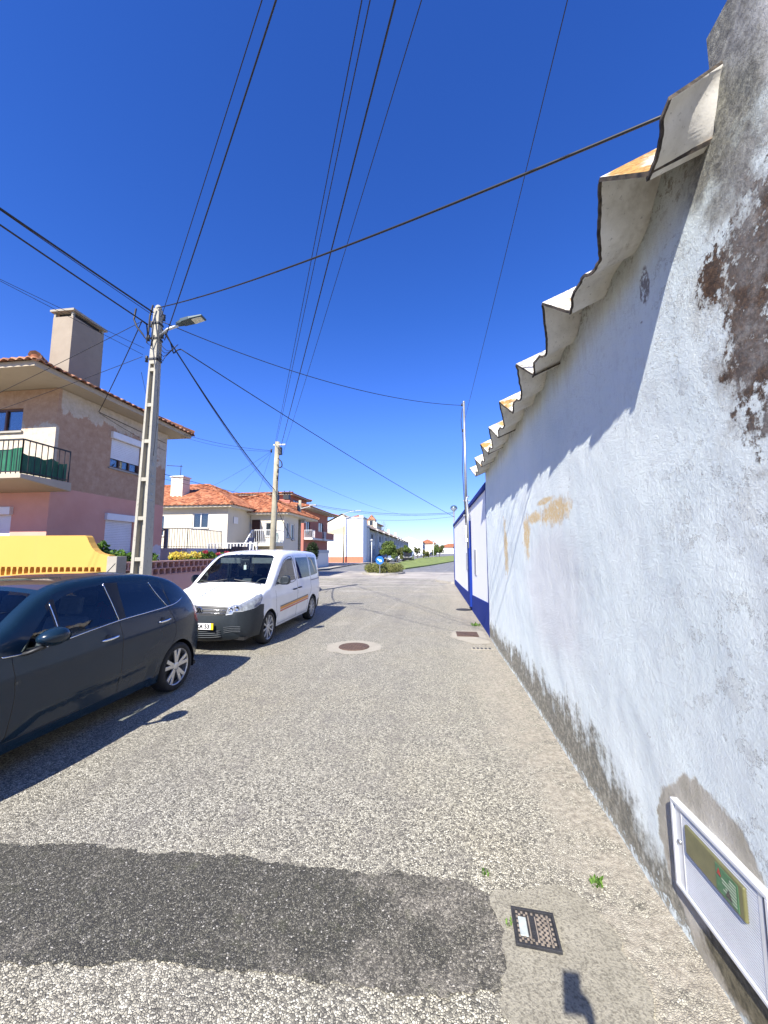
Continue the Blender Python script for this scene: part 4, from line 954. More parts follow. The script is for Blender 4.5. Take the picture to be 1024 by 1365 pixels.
VAN['lines'] = [('door_seam', 'black', .005, [(1.14, 1.00), (1.20, .60), (1.22, .30)], -.002), ('door_seam', 'black', .006, [(2.31, 1.70), (2.39, 1.10), (2.405, .70), (2.355, .30)], -.002), ('door_seam', 'black', .006, [(3.33, 1.70), (3.395, 1.10), (3.38, .75), (3.20, .62), (3.12, .30)], -.002),
    ('slide_rail', 'blackplastic', .010, [(3.42, 1.045), (4.2, 1.055)], .0), ('window_seal', 'black', .008, [(1.14, 1.10), (1.30, 1.245), (1.62, 1.515), (1.80, 1.62), (2.2, 1.65), (2.31, 1.135), (1.2, 1.115)], .0), ('sill_seam', 'black', .004, [(1.24, .30), (3.12, .30)], -.002)]
VAN['interior'] = interior([(1.85, (-.42, .42), .62), (2.8, (-.42, .42), .6)], 1.15, 1.04, .74, .42, .34, 3.9)
def van_extra(root, W, pos, sz, sy, objs):
    # grille bars, badge and number plate follow the curved nose
    def nose(x, z, off=.0):
        s = sz(z); lo, hi = 0, 1
        for _ in range(24):
            m_ = (lo + hi) / 2
            if pos(s, m_)[0] < abs(x): lo = m_
            else: hi = m_
        p = pos(s, lo); return Vector((x, p[1] - off, p[2]))
    def bar(name, x0, x1, z, r, mat, flat=.5, dz=0):
        mb = MB(); n = 20; mb.tube([nose(x0 + (x1 - x0) * i / n, z + dz * i / n, .004) for i in range(n + 1)], r, 6, flat=flat); return mb.build(name, mat, root, smooth=True)
    for z in (.705, .748): bar('grille_bar', -.47, .47, z, .006, M['chrome'])
    for z in (.685, .727, .772): bar('grille_slat', -.47, .47, z, .006, M['blackplastic'])
    for i, z in enumerate((.335, .365, .395, .425)): bar('bumper_slat', -.40, .40, z, .008, M['slat'])
    for sg in (1, -1):
        for z in (.385, .415, .445, .475): bar('bumper_slat', sg * .45, sg * .74, z, .006, M['slat'], dz=.012)
    c = nose(0, .735, .02)
    mb = MB(); n = 36; R0 = .062
    mb.lathe([(.054, 0), (.060, -.006), (.066, 0), (.060, .004)], c, 'y', n)
    k = MB(); k.lathe([(0, .001), (.06, .001)], c, 'y', 30); bad = k.build('badge', M['blackplastic'], root)
    for pts in (((-.026, .044), (-.0, .002), (.026, .044)), ((-.050, .022), (-.022, -.045), (0, -.004), (.022, -.045), (.050, .022))):
        q = [c + Vector((a, -.005, b)) for a, b in pts]
        for a, b in zip(q[:-1], q[1:]): mb.beam(a, b, .009, .005, up=(0, 1, 0))
    mb.build('emblem', M['chrome'], bad, smooth=False)
    pc = nose(0, .50, .03)
    mb = MB(); mb.box(-.215, .27, pc.y - .004, pc.y + .01, .447, .553); pl = mb.build('number_plate', M['plate'], root, bevel=.003)
    mb = MB(); mb.box(.271, .315, pc.y - .004, pc.y + .01, .447, .553); mb.build('date_band', M['plateyellow'], pl)
    v, f = text_mesh('XA 53', .105); mb = MB(); mb.add([(x * .9 + .12, pc.y - .0055 - z, .498 + y * .95) for x, y, z in v], f); mb.build('plate_letters', M['black'], pl)
    # headlamp reflectors just proud of the lens
    for sg in (1, -1):
        for x, z, r in ((.545, .762, .038), (.635, .79, .044)):
            q = nose(x, z, .0); mb = MB(); mb.lathe([(0, .006), (r * .45, .0), (r * .8, -.008), (r, -.010), (r * 1.1, -.004), (r * 1.1, .01)], (0, 0, 0), 'y', 20)
            a = .45; mb.v = [(sg * (q.x + u * math.cos(a) - v * math.sin(a)), q.y + u * math.sin(a) + v * math.cos(a), q.z + w_) for u, v, w_ in mb.v]; mb.build('lamp_reflector', M['chrome'], root, smooth=True)
    for (r, k), o in objs.items():
        if r in ('door', 'sliding_door'):
            sg = 1 if k > 0 else -1; y0, y1, z = (2.11, 2.30, .925) if r == 'door' else (2.44, 2.62, .935)
            x = W((y0 + y1) / 2, z); mb = MB(); mb.tube([(sg * (x - .005), y0, z), (sg * (x + .03), y0 + .03, z + .003), (sg * (x + .032), y1 - .03, z + .005), (sg * (x - .005), y1, z + .004)], [.012, .016, .016, .012], 8); mb.build('handle', M['blackplastic'], o, smooth=True)
    for sg in (1, -1):
        # coloured stripes along the doors
        for nm, mat, z0, z1 in (('stripe', 'grey_stripe', .628, .655), ('stripe', 'orange', .572, .626), ('stripe', 'redstripe', .530, .560)):
            ys_ = np.linspace(1.39, 3.17, 60); mb = MB()
            for a, b in zip(ys_[:-1], ys_[1:]):
                k = lambda y: .055 * (y - 1.39) / 1.78
                mb.add([(sg * (W(q, zz) + .0025), q, zz) for q, zz in ((a, z0 + k(a)), (b, z0 + k(b)), (b, z1 + k(b)), (a, z1 + k(a)))], [(0, 1, 2, 3)])
            mb.build(nm, M[mat], root, weld=1e-4)
        x0 = W(1.42, 1.09)
        mb = MB(); mb.box(sg * (x0 - .04), sg * (x0 + .10), 1.30, 1.36, 1.11, 1.15); mb.build('mirror_arm', M['blackplastic'], root, bevel=.012)
        mb = MB(); mb.prism([(x0 + .03, 1.10), (x0 + .20, 1.105), (x0 + .235, 1.16), (x0 + .235, 1.25), (x0 + .19, 1.295), (x0 + .08, 1.29), (x0 + .045, 1.23)], 'y', 1.25, 1.40); mb.v = [(sg * x, y - (.0 if y > 1.3 else -.03 * abs(z - 1.2) / .1), z) for x, y, z in mb.v]; mm = mb.build('mirror', M['greyplastic'], root, smooth=False, bevel=.03, seg=4)
        mb = MB(); mb.box(sg * (x0 + .07), sg * (x0 + .21), 1.401, 1.406, 1.13, 1.265); mb.build('mirror_glass', M['chrome'], mm)
        mb = MB(); a = pos(sy(.90), sg * .85); b = pos(sy(.97), sg * .10); mb.tube([Vector(a) + Vector((0, -.01, .02)), Vector(b) + Vector((0, -.005, .025))], .009, 6); mb.build('wiper', M['blackplastic'], root)
    mb = MB(); mb.box(-.10, .10, 1.50, 1.52, 1.57, 1.63); mb.build('rear_view_mirror', M['blackplastic'], root, bevel=.01)
    mb = MB(); mb.tube([(0, 1.52, 1.56), (0, 1.52, 1.50)], .004, 5); mb.box(-.03, .03, 1.515, 1.525, 1.40, 1.50); mb.build('hanging_charm', M['whitemetal'], root, bevel=.008)
    for sg in (1, -1):
        mb = MB(); mb.box(sg * .12, sg * .62, 1.58, 1.60, 1.53, 1.655); mb.build('sun_visor', M['interior_l'], root, bevel=.01)
    mb = MB(); mb.tube([(0, 1.95, 1.80), (0, 2.12, 2.02)], .006, 6); mb.build('aerial', M['blackplastic'], root)
VAN['extra'] = van_extra
van, _ = build_car(VAN, 'white passenger van with orange and red door stripes parked behind the dark hatchback', (-4.11, 6.375, 0), name='parked_van')

# ---------- simple distant cars
def far_spec(base, body, win, scale=1):
    S = dict(base); S['step'] = .16; S['edge_r'] = .12; S['lines'] = []; S['extra'] = None; S['interior'] = None; S['dents'] = []
    keep = ('side_window', 'rear_window_side', 'headlight', 'taillight', 'front_bumper', 'rear_bumper'); S['side'] = [q for q in base['side'] if q[0] in keep]; S['centre'] = [q for q in base['centre'] if q[0] in ('windscreen', 'rear_window', 'grille', 'headlight')]
    S['mats'] = dict(base['mats']); S['mats'].update(body=body, side_window=M['p_dark'], rear_window_side=M['p_dark'], windscreen=M['p_dark'], rear_window=M['p_dark'], headlight=M['oxide'], front_bumper=body, rear_bumper=body); S['interior'] = None; return S
# ------------------------------------------------------------------ house helpers
def wallface(mb, axis, plane, a0, a1, z0, z1, holes=(), depth=.12, sign=-1):
    """one wall face with real openings; sign: outward direction along axis; reveals go inward"""
    A = sorted(set([a0, a1] + [h[0] for h in holes] + [h[1] for h in holes])); Z = sorted(set([z0, z1] + [h[2] for h in holes] + [h[3] for h in holes]))
    P = (lambda a, z, d=0: (a, plane - sign * d, z)) if axis == 'y' else (lambda a, z, d=0: (plane - sign * d, a, z))
    for i in range(len(A) - 1):
        for j in range(len(Z) - 1):
            ca, cz = (A[i] + A[i + 1]) / 2, (Z[j] + Z[j + 1]) / 2
            if any(h[0] < ca < h[1] and h[2] < cz < h[3] for h in holes): continue
            mb.add([P(A[i], Z[j]), P(A[i + 1], Z[j]), P(A[i + 1], Z[j + 1]), P(A[i], Z[j + 1])], [(0, 1, 2, 3)])
    for b0, b1, c0, c1 in holes:
        q = [(b0, c0), (b1, c0), (b1, c1), (b0, c1)]
        for i in range(4):
            u, v_ = q[i], q[(i + 1) % 4]; mb.add([P(*u), P(*v_), P(*v_, depth), P(*u, depth)], [(0, 1, 2, 3)])
        mb.add([P(*q[0], depth), P(*q[1], depth), P(*q[2], depth), P(*q[3], depth)], [(0, 1, 2, 3)])
def shell(mb, x0, x1, y0, y1, z0, z1, front=(), street=()):
    wallface(mb, 'y', y0, x0, x1, z0, z1, front, sign=-1); wallface(mb, 'x', x1, y0, y1, z0, z1, street, sign=1)
    wallface(mb, 'y', y1, x0, x1, z0, z1, sign=1); wallface(mb, 'x', x0, y0, y1, z0, z1, sign=-1)
    mb.add([(x0, y0, z1), (x1, y0, z1), (x1, y1, z1), (x0, y1, z1)], [(0, 1, 2, 3)])
def bx(mb, axis, plane, sign, a0, a1, z0, z1, d0, d1, mi=0):
    """box on a wall: d = outward distance from the wall plane"""
    p0, p1 = sorted((plane + sign * d0, plane + sign * d1))
    if axis == 'y': mb.box(a0, a1, p0, p1, z0, z1, mi)
    else: mb.box(p0, p1, a0, a1, z0, z1, mi)
def window(par, axis, plane, sign, a0, a1, z0, z1, frame='whiteframe', shut=0.0, cols=2, pane='glass_win', sill=True, lintel=False):
    mb = MB(); f = .05; d0, d1 = -.115, -.05
    bx(mb, axis, plane, sign, a0, a1, z1 - f, z1, d0, d1); bx(mb, axis, plane, sign, a0, a1, z0, z0 + f, d0, d1)
    for i in range(cols + 1):
        c = a0 + (a1 - a0) * i / cols; lo = max(a0, c - f / 2 - (f / 2 if i == cols else 0)); bx(mb, axis, plane, sign, lo, min(a1, lo + f), z0 + f, z1 - f, d0, d1 + .003)
    wn = mb.build('window', M[frame], par)
    mb = MB(); bx(mb, axis, plane, sign, a0 + .01, a1 - .01, z0 + .01, z1 - .01, -.09, -.083); mb.build('pane', M[pane], wn)
    mb = MB(); n = 14
    for i in range(n):
        c0 = a0 + (a1 - a0) * i / n; bx(mb, axis, plane, sign, c0, c0 + (a1 - a0) / n, z0, z1, -.114 + .008 * (i % 2), -.108 + .008 * (i % 2))
    mb.build('curtain', M['curtain'], wn)
    if shut:
        zs = z1 - (z1 - z0) * shut; mb = MB(); k = max(3, int((z1 - zs) / .05))
        for i in range(k): bx(mb, axis, plane, sign, a0 + .01, a1 - .01, zs + (z1 - zs) * i / k + .004, zs + (z1 - zs) * (i + 1) / k, -.05, -.034)
        mb.build('roller_shutter', M['shutter'], wn)
    if lintel:
        mb = MB(); bx(mb, axis, plane, sign, a0 - .04, a1 + .04, z1 + .0, z1 + .20, -.02, .09); mb.build('shutter_box', M['whiteframe'], wn, bevel=.01)
    if sill:
        mb = MB(); bx(mb, axis, plane, sign, a0 - .06, a1 + .06, z0 - .05, z0 - .001, -.11, .05); mb.build('sill', M['kerb'], wn)
    return wn
def roof_plane(mb, e0, e1, r0, r1, pitch=.22, amp=.035):
    """corrugated tiles on the trapezoid eave e0-e1, ridge r0-r1"""
    e0, e1, r0, r1 = map(Vector, (e0, e1, r0, r1)); ax = (e1 - e0); L = ax.length; ax /= L
    up = (r0 - e0); up = up - ax * up.dot(ax); B = up.length; up /= B; nn = ax.cross(up); nn = nn if nn.z > 0 else -nn
    a0 = (r0 - e0).dot(ax); a1 = (r1 - e0).dot(ax); n = max(2, int(L / pitch)); sub = 6
    cols = []
    for i in range(n * sub + 1):
        a = L * i / (n * sub); b = B
        if a < a0: b = B * a / max(a0, 1e-6)
        if a > a1: b = min(b, B * (L - a) / max(L - a1, 1e-6))
        h = amp * (abs(math.sin(math.pi * i / sub)) * 1.3 - .3)
        cols.append([e0 + ax * a + nn * h - up * (.06), e0 + ax * a + up * max(b, 0.0) + nn * (h if b > .05 else 0)])
    v = [p for c in cols for p in c]; th = Vector((0, 0, -.03)); N = len(v)
    v += [p + th for p in v]
    f = [(2 * i, 2 * i + 2, 2 * i + 3, 2 * i + 1) for i in range(len(cols) - 1)]
    f += [(N + 2 * i, N + 2 * i + 1, N + 2 * i + 3, N + 2 * i + 2) for i in range(len(cols) - 1)] + [(2 * i, N + 2 * i, N + 2 * i + 2, 2 * i + 2) for i in range(len(cols) - 1)]
    mb.add(v, f)
def ridge_cap(mb, a, b, r=.12):
    a, b = Vector(a), Vector(b); n = max(2, int((b - a).length / .4))
    for i in range(n): mb.tube([a + (b - a) * (i / n), a + (b - a) * ((i + 1.08) / n)], [r, r * .86], 8)
def hip_roof(par, x0, x1, y0, y1, z, h, tile='tile', ov=.6, along='x', pitch=.22, soffit='soffit', drop=.16):
    X0, X1, Y0, Y1 = x0 - ov, x1 + ov, y0 - ov, y1 + ov
    if along == 'x': d = (Y1 - Y0) / 2; ym = (Y0 + Y1) / 2; rA, rB = (X0 + min(d, (X1 - X0) / 2 - .05), ym, z + h), (X1 - min(d, (X1 - X0) / 2 - .05), ym, z + h)
    else: d = (X1 - X0) / 2; xm = (X0 + X1) / 2; rA, rB = (xm, Y0 + min(d, (Y1 - Y0) / 2 - .05), z + h), (xm, Y1 - min(d, (Y1 - Y0) / 2 - .05), z + h)
    c = [(X0, Y0, z), (X1, Y0, z), (X1, Y1, z), (X0, Y1, z)]
    mb = MB()
    if along == 'x':
        roof_plane(mb, c[0], c[1], rA, rB, pitch); roof_plane(mb, c[2], c[3], rB, rA, pitch); roof_plane(mb, c[1], c[2], rB, rB, pitch); roof_plane(mb, c[3], c[0], rA, rA, pitch)
    else:
        roof_plane(mb, c[1], c[2], rA, rB, pitch); roof_plane(mb, c[3], c[0], rB, rA, pitch); roof_plane(mb, c[0], c[1], rA, rA, pitch); roof_plane(mb, c[2], c[3], rB, rB, pitch)
    cm = [rA, rB, rB, rA] if along == 'x' else [rA, rA, rB, rB]
    for p, q in zip(c, cm): ridge_cap(mb, (p[0], p[1], p[2] + .04), (q[0], q[1], q[2] + .04))
    ridge_cap(mb, (rA[0], rA[1], rA[2] + .05), (rB[0], rB[1], rB[2] + .05))
    rf = mb.build('roof', M[tile], par, smooth=True); md = rf.modifiers.new('es', 'EDGE_SPLIT'); md.split_angle = R(50)
    mb = MB(); mb.box(X0 + .05, X1 - .05, Y0 + .05, Y1 - .05, z - drop, z - .03); mb.build('eave', M[soffit], par)
    return rf
def railing(par, name, pts, z0, z1, mat, gap=.12, r=.012, closed=False, post=None):
    mb = MB()
    for a, b in zip(pts[:-1], pts[1:]):
        a = Vector((a[0], a[1], 0)); b = Vector((b[0], b[1], 0)); mb.beam(a + Vector((0, 0, z1)), b + Vector((0, 0, z1)), .045, .03); mb.beam(a + Vector((0, 0, z0 + .06)), b + Vector((0, 0, z0 + .06)), .03, .02)
        n = max(1, int((b - a).length / gap))
        for i in range(n + 1):
            p = a + (b - a) * i / n; mb.tube([p + Vector((0, 0, z0)), p + Vector((0, 0, z1))], r if i % n else r * 1.7, 5)
    return mb.build(name, M[mat], par)

# ------------------------------------------------------------------ pink house, left
h1 = thing('house', 'two-storey house with peeling brown and pink render and a green-screened balcony', 'house', (-12, 10, 0))
HX, HY, HY2 = -9.5, 8.15, 12.15; EZ = 6.12
mb = MB()
shell(mb, -17, HX, HY, HY2, 0, EZ - .12, front=[(-12.2, -10.52, 4.9, 5.52), (-12.4, -10.55, 1.9, 2.72)], street=[(9.82, 10.95, 4.30, 5.18), (9.82, 10.85, 1.75, 2.72)])
mb.build('wall', M['house'], h1)
window(h1, 'y', HY, -1, -12.2, -10.52, 4.9, 5.52, 'wframe', 0, 3)
window(h1, 'x', HX, 1, 9.82, 10.95, 4.30, 5.18, 'wframe', .68, 3, lintel=True)
window(h1, 'x', HX, 1, 9.82, 10.85, 1.75, 2.72, 'wframe', 1.0, 2, lintel=True)
window(h1, 'y', HY, -1, -12.4, -10.55, 1.9, 2.72, 'wframe', 1.0, 2, lintel=True)
r1 = hip_roof(h1, -17, -9.6, 7.72, 12.0, EZ + .05, 1.15, 'tile_old', ov=.72, along='x', pitch=.21)
mb = MB(); mb.lathe([(0, .13), (.06, .11), (.11, .04), (.13, -.08)], (-8.95, 7.07, EZ + .11), 'z', 10); mb.build('corner_tile', M['tile'], r1, smooth=True)
mb = MB(); mb.box(-10.62, -9.98, 8.75, 9.75, 5.9, 8.42); ch = mb.build('chimney', M['chimney'], h1)
mb = MB(); mb.box(-10.68, -9.92, 8.69, 9.81, 8.56, 8.62); mb.build('cap', M['mortar'], ch)
for x in (-10.58, -10.02):
    for y in (8.78, 9.72): mb = MB(); mb.box(x - .03, x + .03, y - .03, y + .03, 8.42, 8.56); mb.build('cap_leg', M['mortar'], ch)
mb = MB(); mb.box(-10.54, -10.06, 8.85, 9.65, 8.42, 8.555); mb.build('flue', M['black'], ch)
# balcony
mb = MB(); mb.prism([(6.98, 3.40), (8.16, 3.28), (8.16, 3.50), (6.98, 3.50)], 'x', -13.2, -8.92); bal = mb.build('balcony', M['soffit'], h1, bevel=.01)
railing(bal, 'railing', [(-13.1, 7.03), (-8.98, 7.03), (-8.98, 8.12)], 3.50, 4.28, 'darkmetal', .125, .010)
def tarp(pts, z0, z1, name='screen'):
    mb = MB(); n = 46; v = []
    for i in range(n + 1):
        t = i / n; p = Vector(pts[0]) + (Vector(pts[1]) - Vector(pts[0])) * t; w_ = .014 * math.sin(t * 30) + .01 * math.sin(t * 71)
        nn = Vector((-(pts[1][1] - pts[0][1]), pts[1][0] - pts[0][0])).normalized(); top = z1 - .05 * abs(math.sin(t * 5)) - .02 * math.sin(t * 17)
        for z in (z0, top): v.append((p.x + nn.x * w_, p.y + nn.y * w_, z))
    mb.add(v, [(2 * i, 2 * i + 2, 2 * i + 3, 2 * i + 1) for i in range(n)]); return mb.build(name, M['greentarp'], bal, smooth=True, fix=False)
tarp([(-13.1, 7.08), (-9.03, 7.08)], 3.58, 4.14); tarp([(-9.03, 7.08), (-9.03, 8.1)], 3.53, 4.0)
mb = MB(); mb.box(-8.99, -8.97, 12.02, 12.06, 5.2, 5.9)
# yellow garden wall with its swooping end
yw = thing('garden_wall', 'yellow garden wall with a swooping end and a row of openings', 'wall', (-9, 6.9, 0))
sw_ = [(-7.06, 2.125), (-7.02, 2.09), (-6.96, 1.98), (-6.88, 1.87), (-6.80, 1.80), (-6.70, 1.755), (-6.58, 1.73), (-6.48, 1.72)]
mb = MB(); wallf = [(-14, 1.50)] + [(-6.62, 1.50), (-6.62, 1.3), (-14, 1.3)]
mb.prism([(-14, 1.48), (-14, 2.135)] + sw_ + [(-6.48, 1.48)], 'y', 6.85, 7.0); mb.box(-14, -6.62, 6.85, 7.0, 0, 1.30); mb.box(-6.62, -6.48, 6.85, 7.0, 0, 1.48)
mb.box(-14, -6.62, 6.93, 7.0, 1.30, 1.48)
mb.build('wall', M['yellow'], yw)
mb = MB()
for i in range(52): mb.prism([(-6.66 - i * .14, 1.30), (-6.60 - i * .14, 1.30), (-6.615 - i * .14, 1.41), (-6.60 - i * .14, 1.48), (-6.66 - i * .14, 1.48), (-6.645 - i * .14, 1.41)], 'y', 6.852, 6.98)
mb.build('opening_row', M['yellow'], yw)
mb = MB(); mb.box(-6.48, -6.26, 6.80, 7.05, 0, 1.70); mb.build('end_pillar', M['mortar'], yw, bevel=.008)
# pink street wall with hollow blocks
lw = thing('garden_wall', 'low pink wall topped by two rows of hollow terracotta blocks', 'wall', (-6.4, 10, 0))
mb = MB(); mb.box(-6.52, -6.34, 7.06, 15.6, 0, 1.24); mb.build('wall', M['pinkwall'], lw)
def blocks(y0, y1, name):
    mb = MB()
    mb.box(-6.53, -6.33, y0, y1, 1.24, 1.265); mb.box(-6.53, -6.33, y0, y1, 1.392, 1.415); mb.box(-6.53, -6.33, y0, y1, 1.545, 1.575)
    k = int((y1 - y0) / .20)
    for r_ in range(2):
        z0 = 1.265 + r_ * .15
        for i in range(k):
            y = y0 + .1 * (r_ % 2) + i * .2
            mb.prism([(y, z0), (y + .06, z0), (y + .045, z0 + .063), (y + .06, z0 + .127), (y, z0 + .127), (y + .015, z0 + .063)], 'x', -6.525, -6.335)
    return mb.build(name, M['terra'], lw)
blocks(7.06, 15.6, 'hollow_block_row')
# next-door low wall behind the hatchback
nw = thing('garden_wall', 'low plain pale wall beside the pavement behind the dark hatchback', 'wall', (-6.5, 2, 0)); mb = MB(); mb.box(-6.6, -6.42, -9, 6.8, 0, .95); mb.build('wall', M['pinkwall'], nw); mb = MB(); mb.box(-6.64, -6.38, -9, 6.79, .95, 1.0); mb.build('coping', M['kerb'], nw)

# ------------------------------------------------------------------ plants along the wall
def plant(name, label, cat, blobs, size, mat, stem=None, group=None, flat=.5):
    c = blobs[0][0]; t = thing(name, label, cat, (c[0], c[1], 0), group)
    mb = MB(); leaves(mb, blobs, size, flat); mb.build('foliage', M[mat], t, fix=False)
    if stem:
        mb = MB(); [mb.tube(s_, [.02, .008], 5) for s_ in stem]; mb.build('stem', M['bark'], t)
    return t
plant('climbing_plant', 'bright green climber spilling over the wall behind the yellow swoop', 'plant', [((-6.95, 7.5, 1.62), (.3, .35, .22), 420), ((-6.75, 8.1, 1.62), (.25, .4, .2), 380), ((-7.15, 7.35, 1.85), (.15, .15, .2), 140)], .055, 'leaf_ivy', [[(-6.9, 7.6, .3), (-6.95, 7.6, 1.6)]])
fy = plant('flower_bush', 'yellow flowering bush on top of the hollow-block wall', 'plant', [((-6.75, 9.35, 1.68), (.22, .35, .13), 420), ((-6.75, 9.95, 1.68), (.2, .3, .13), 320)], .035, 'flower_y', [[(-6.7, 9.5, .3), (-6.75, 9.6, 1.6)]])
mb = MB(); leaves(mb, [((-6.75, 9.6, 1.58), (.25, .6, .10), 260)], .045); mb.build('foliage', M['leaf_ivy'], fy, fix=False)
fr = plant('flower_bush', 'green geranium bush with red flowers on the hollow-block wall', 'plant', [((-6.75, 10.55, 1.66), (.22, .36, .16), 420), ((-6.75, 11.3, 1.64), (.22, .4, .12), 330)], .05, 'leaf_ivy', [[(-6.7, 10.6, .3), (-6.75, 10.7, 1.6)]])
mb = MB(); leaves(mb, [((-6.62, 10.3, 1.78), (.08, .06, .05), 50), ((-6.62, 11.0, 1.72), (.08, .1, .05), 60), ((-6.62, 11.5, 1.74), (.1, .15, .07), 70)], .035); mb.build('flower', M['flower_r'], fr, fix=False)
plant('shrub', 'small dark shrub against the hollow-block wall right of the concrete pole', 'shrub', [((-6.62, 7.72, 1.5), (.14, .16, .12), 160)], .05, 'leaf_dark')
# two terracotta planters and the raised terrace with railing
tr = thing('terrace', 'raised terrace with grey metal railing beside the pink house', 'terrace', (-11, 14.5, 0))
mb = MB(); mb.box(-12.6, -9.72, 13.9, 16.5, 0, 1.93); mb.build('base', M['house'], tr)
railing(tr, 'railing', [(-12.5, 13.95), (-9.76, 13.95), (-9.76, 16.4)], 1.93, 2.72, 'balrail', .11, .011)
mb = MB(); mb.beam((-11.6, 13.93, 2.0), (-10.75, 13.93, 2.72), .04, .04); mb.box(-10.72, -10.62, 13.88, 13.98, 1.93, 2.72); mb.build('handrail', M['balrail'], tr)
for x, lab in ((-9.5, 'left'), (-8.75, 'right')):
    p_ = thing('planter', f'square dark terracotta planter, {lab} one of two by the cream house', 'planter', (x, 16.2, 0), 'planters by the cream house'); mb = MB(); mb.prism([(x - .28, 16.0), (x + .28, 16.0), (x + .28, 16.5), (x - .28, 16.5)], 'z', 1.3, 1.93 if lab == 'left' else 2.02); mb.build('pot', plain('dark_terracotta', (.16, .11, .08), .9, 0, .2, 4), p_, bevel=.02); mb = MB(); mb.box(x - .22, x + .22, 16.05, 16.45, 0, 1.3); mb.build('plinth', M['mortar'], p_)

# ------------------------------------------------------------------ cream house
h2 = thing('house', 'cream house with orange tiled hip roofs, stair and white balcony rail', 'house', (-13, 22, 0))
mb = MB(); shell(mb, -22, -11.75, 20.3, 27, 0, 4.45, front=[(-13.95, -12.95, 3.15, 4.05), (-16.6, -15.75, 2.7, 3.9)], street=[(20.9, 21.4, 3.45, 3.85)]); mb.build('wall', M['cream'], h2)
window(h2, 'y', 20.3, -1, -13.95, -12.95, 3.15, 4.05); window(h2, 'y', 20.3, -1, -16.6, -15.75, 2.7, 3.9)
mb = MB(); mb.box(-11.73, -11.70, 20.9, 21.4, 3.45, 3.85); mb.build('vent', M['whiteframe'], h2)
mb = MB(); shell(mb, -11.7, -9.45, 23.0, 25.6, 0, 4.25, front=[(-11.66, -11.06, 2.35, 3.85), (-10.72, -9.95, 2.75, 3.65)], street=[(23.5, 24.0, 2.7, 3.7), (24.3, 24.9, 2.6, 3.65)]); mb.build('wall', M['cream'], h2)
window(h2, 'y', 23.0, -1, -10.72, -9.95, 2.75, 3.65); window(h2, 'x', -9.45, 1, 23.5, 24.0, 2.7, 3.7, cols=1); window(h2, 'x', -9.45, 1, 24.3, 24.9, 2.6, 3.65, cols=1)
mb = MB(); mb.box(-11.64, -11.08, 23.04, 23.10, 2.35, 3.84); mb.build('door', M['doorwood'], h2)
hip_roof(h2, -22, -11.75, 20.3, 27, 4.5, 1.75, 'tile', ov=.45, along='x', pitch=.30, soffit='cream')
hip_roof(h2, -15, -9.45, 23.0, 28.5, 4.32, 1.55, 'tile', ov=.45, along='x', pitch=.24, soffit='cream')
mb = MB(); mb.box(-16.3, -15.5, 21.4, 22.1, 4.6, 6.45); c_ = mb.build('chimney', M['cream'], h2); mb = MB(); mb.box(-16.36, -15.44, 21.34, 22.16, 6.45, 6.53); mb.build('cap', M['offwhite'], c_)
mb = MB(); mb.tube([(-15.9, 21.7, 6.4), (-15.9, 21.7, 7.3)], .02, 5); mb.tube([(-16.9, 21.7, 7.3), (-15.8, 21.7, 7.2)], .02, 5); mb.build('aerial', M['darkmetal'], h2)
for x in (-11.2, -10.35):
    mb = MB(); mb.box(x - .2, x + .2, 25.4, 25.8, 5.5, 5.85); mb.box(x - .3, x + .3, 25.3, 25.9, 5.95, 6.0)
    for q in (-.2, .2): mb.tube([(x + q, 25.6, 5.85), (x + q, 25.6, 6.15)], .03, 5)
    mb.build('roof_vent', M['darkmetal'], h2)
mb = MB(); mb.box(-11.75, -9.4, 21.7, 23.0, 2.12, 2.30); lan = mb.build('landing', M['cream'], h2); railing(lan, 'railing', [(-10.9, 21.75), (-9.45, 21.75), (-9.45, 23.0)], 2.30, 3.10, 'whitemetal', .12, .012)
mb = MB()
for i in range(9): mb.box(-12.0 + .02, -10.95, 20.0 + i * .19, 21.7, .55 + i * .195, .55 + (i + 1) * .195 - .003)
mb.build('stair', M['mortar'], h2)
mb = MB(); mb.beam((-10.95, 20.0, 1.4), (-10.95, 21.75, 3.1), .05, .06)
for i in range(12): t_ = i / 11; mb.tube([(-10.95, 20.0 + 1.75 * t_, .6 + 1.7 * t_), (-10.95, 20.0 + 1.75 * t_, 1.4 + 1.7 * t_)], .012, 5)
mb.build('stair_rail', M['whitemetal'], h2)
mb = MB(); mb.box(-9.95, -9.5, 22.2, 22.85, 2.3, 2.36); mb.box(-9.8, -9.6, 22.4, 22.6, 2.3, 2.95); mb.build('clothes_airer', M['greentarp'], h2)
fe = thing('fence', 'white picket balustrade in front of the cream house stair', 'fence', (-10.6, 18.3, 0)); mb = MB(); mb.box(-12.2, -8.9, 18.2, 18.4, 0, 1.55); mb.build('wall', M['cream'], fe); railing(fe, 'railing', [(-11.6, 18.3), (-8.95, 18.3)], 1.55, 2.22, 'whitemetal', .17, .03)
hd = thing('sign_board', 'dark blue notice board in front of the cream house landing', 'sign', (-9.9, 19.5, 0)); mb = MB(); mb.box(-10.05, -9.72, 19.48, 19.52, 1.75, 2.55); mb.build('board', plain('navy_board', (.01, .016, .05), .4), hd); mb = MB(); mb.box(-9.95, -9.82, 19.47, 19.49, 1.95, 2.35); mb.build('poster', M['oxide'], hd); mb = MB(); mb.tube([(-9.88, 19.53, 0), (-9.88, 19.53, 1.8)], .03, 6); mb.build('post', M['steel'], hd)

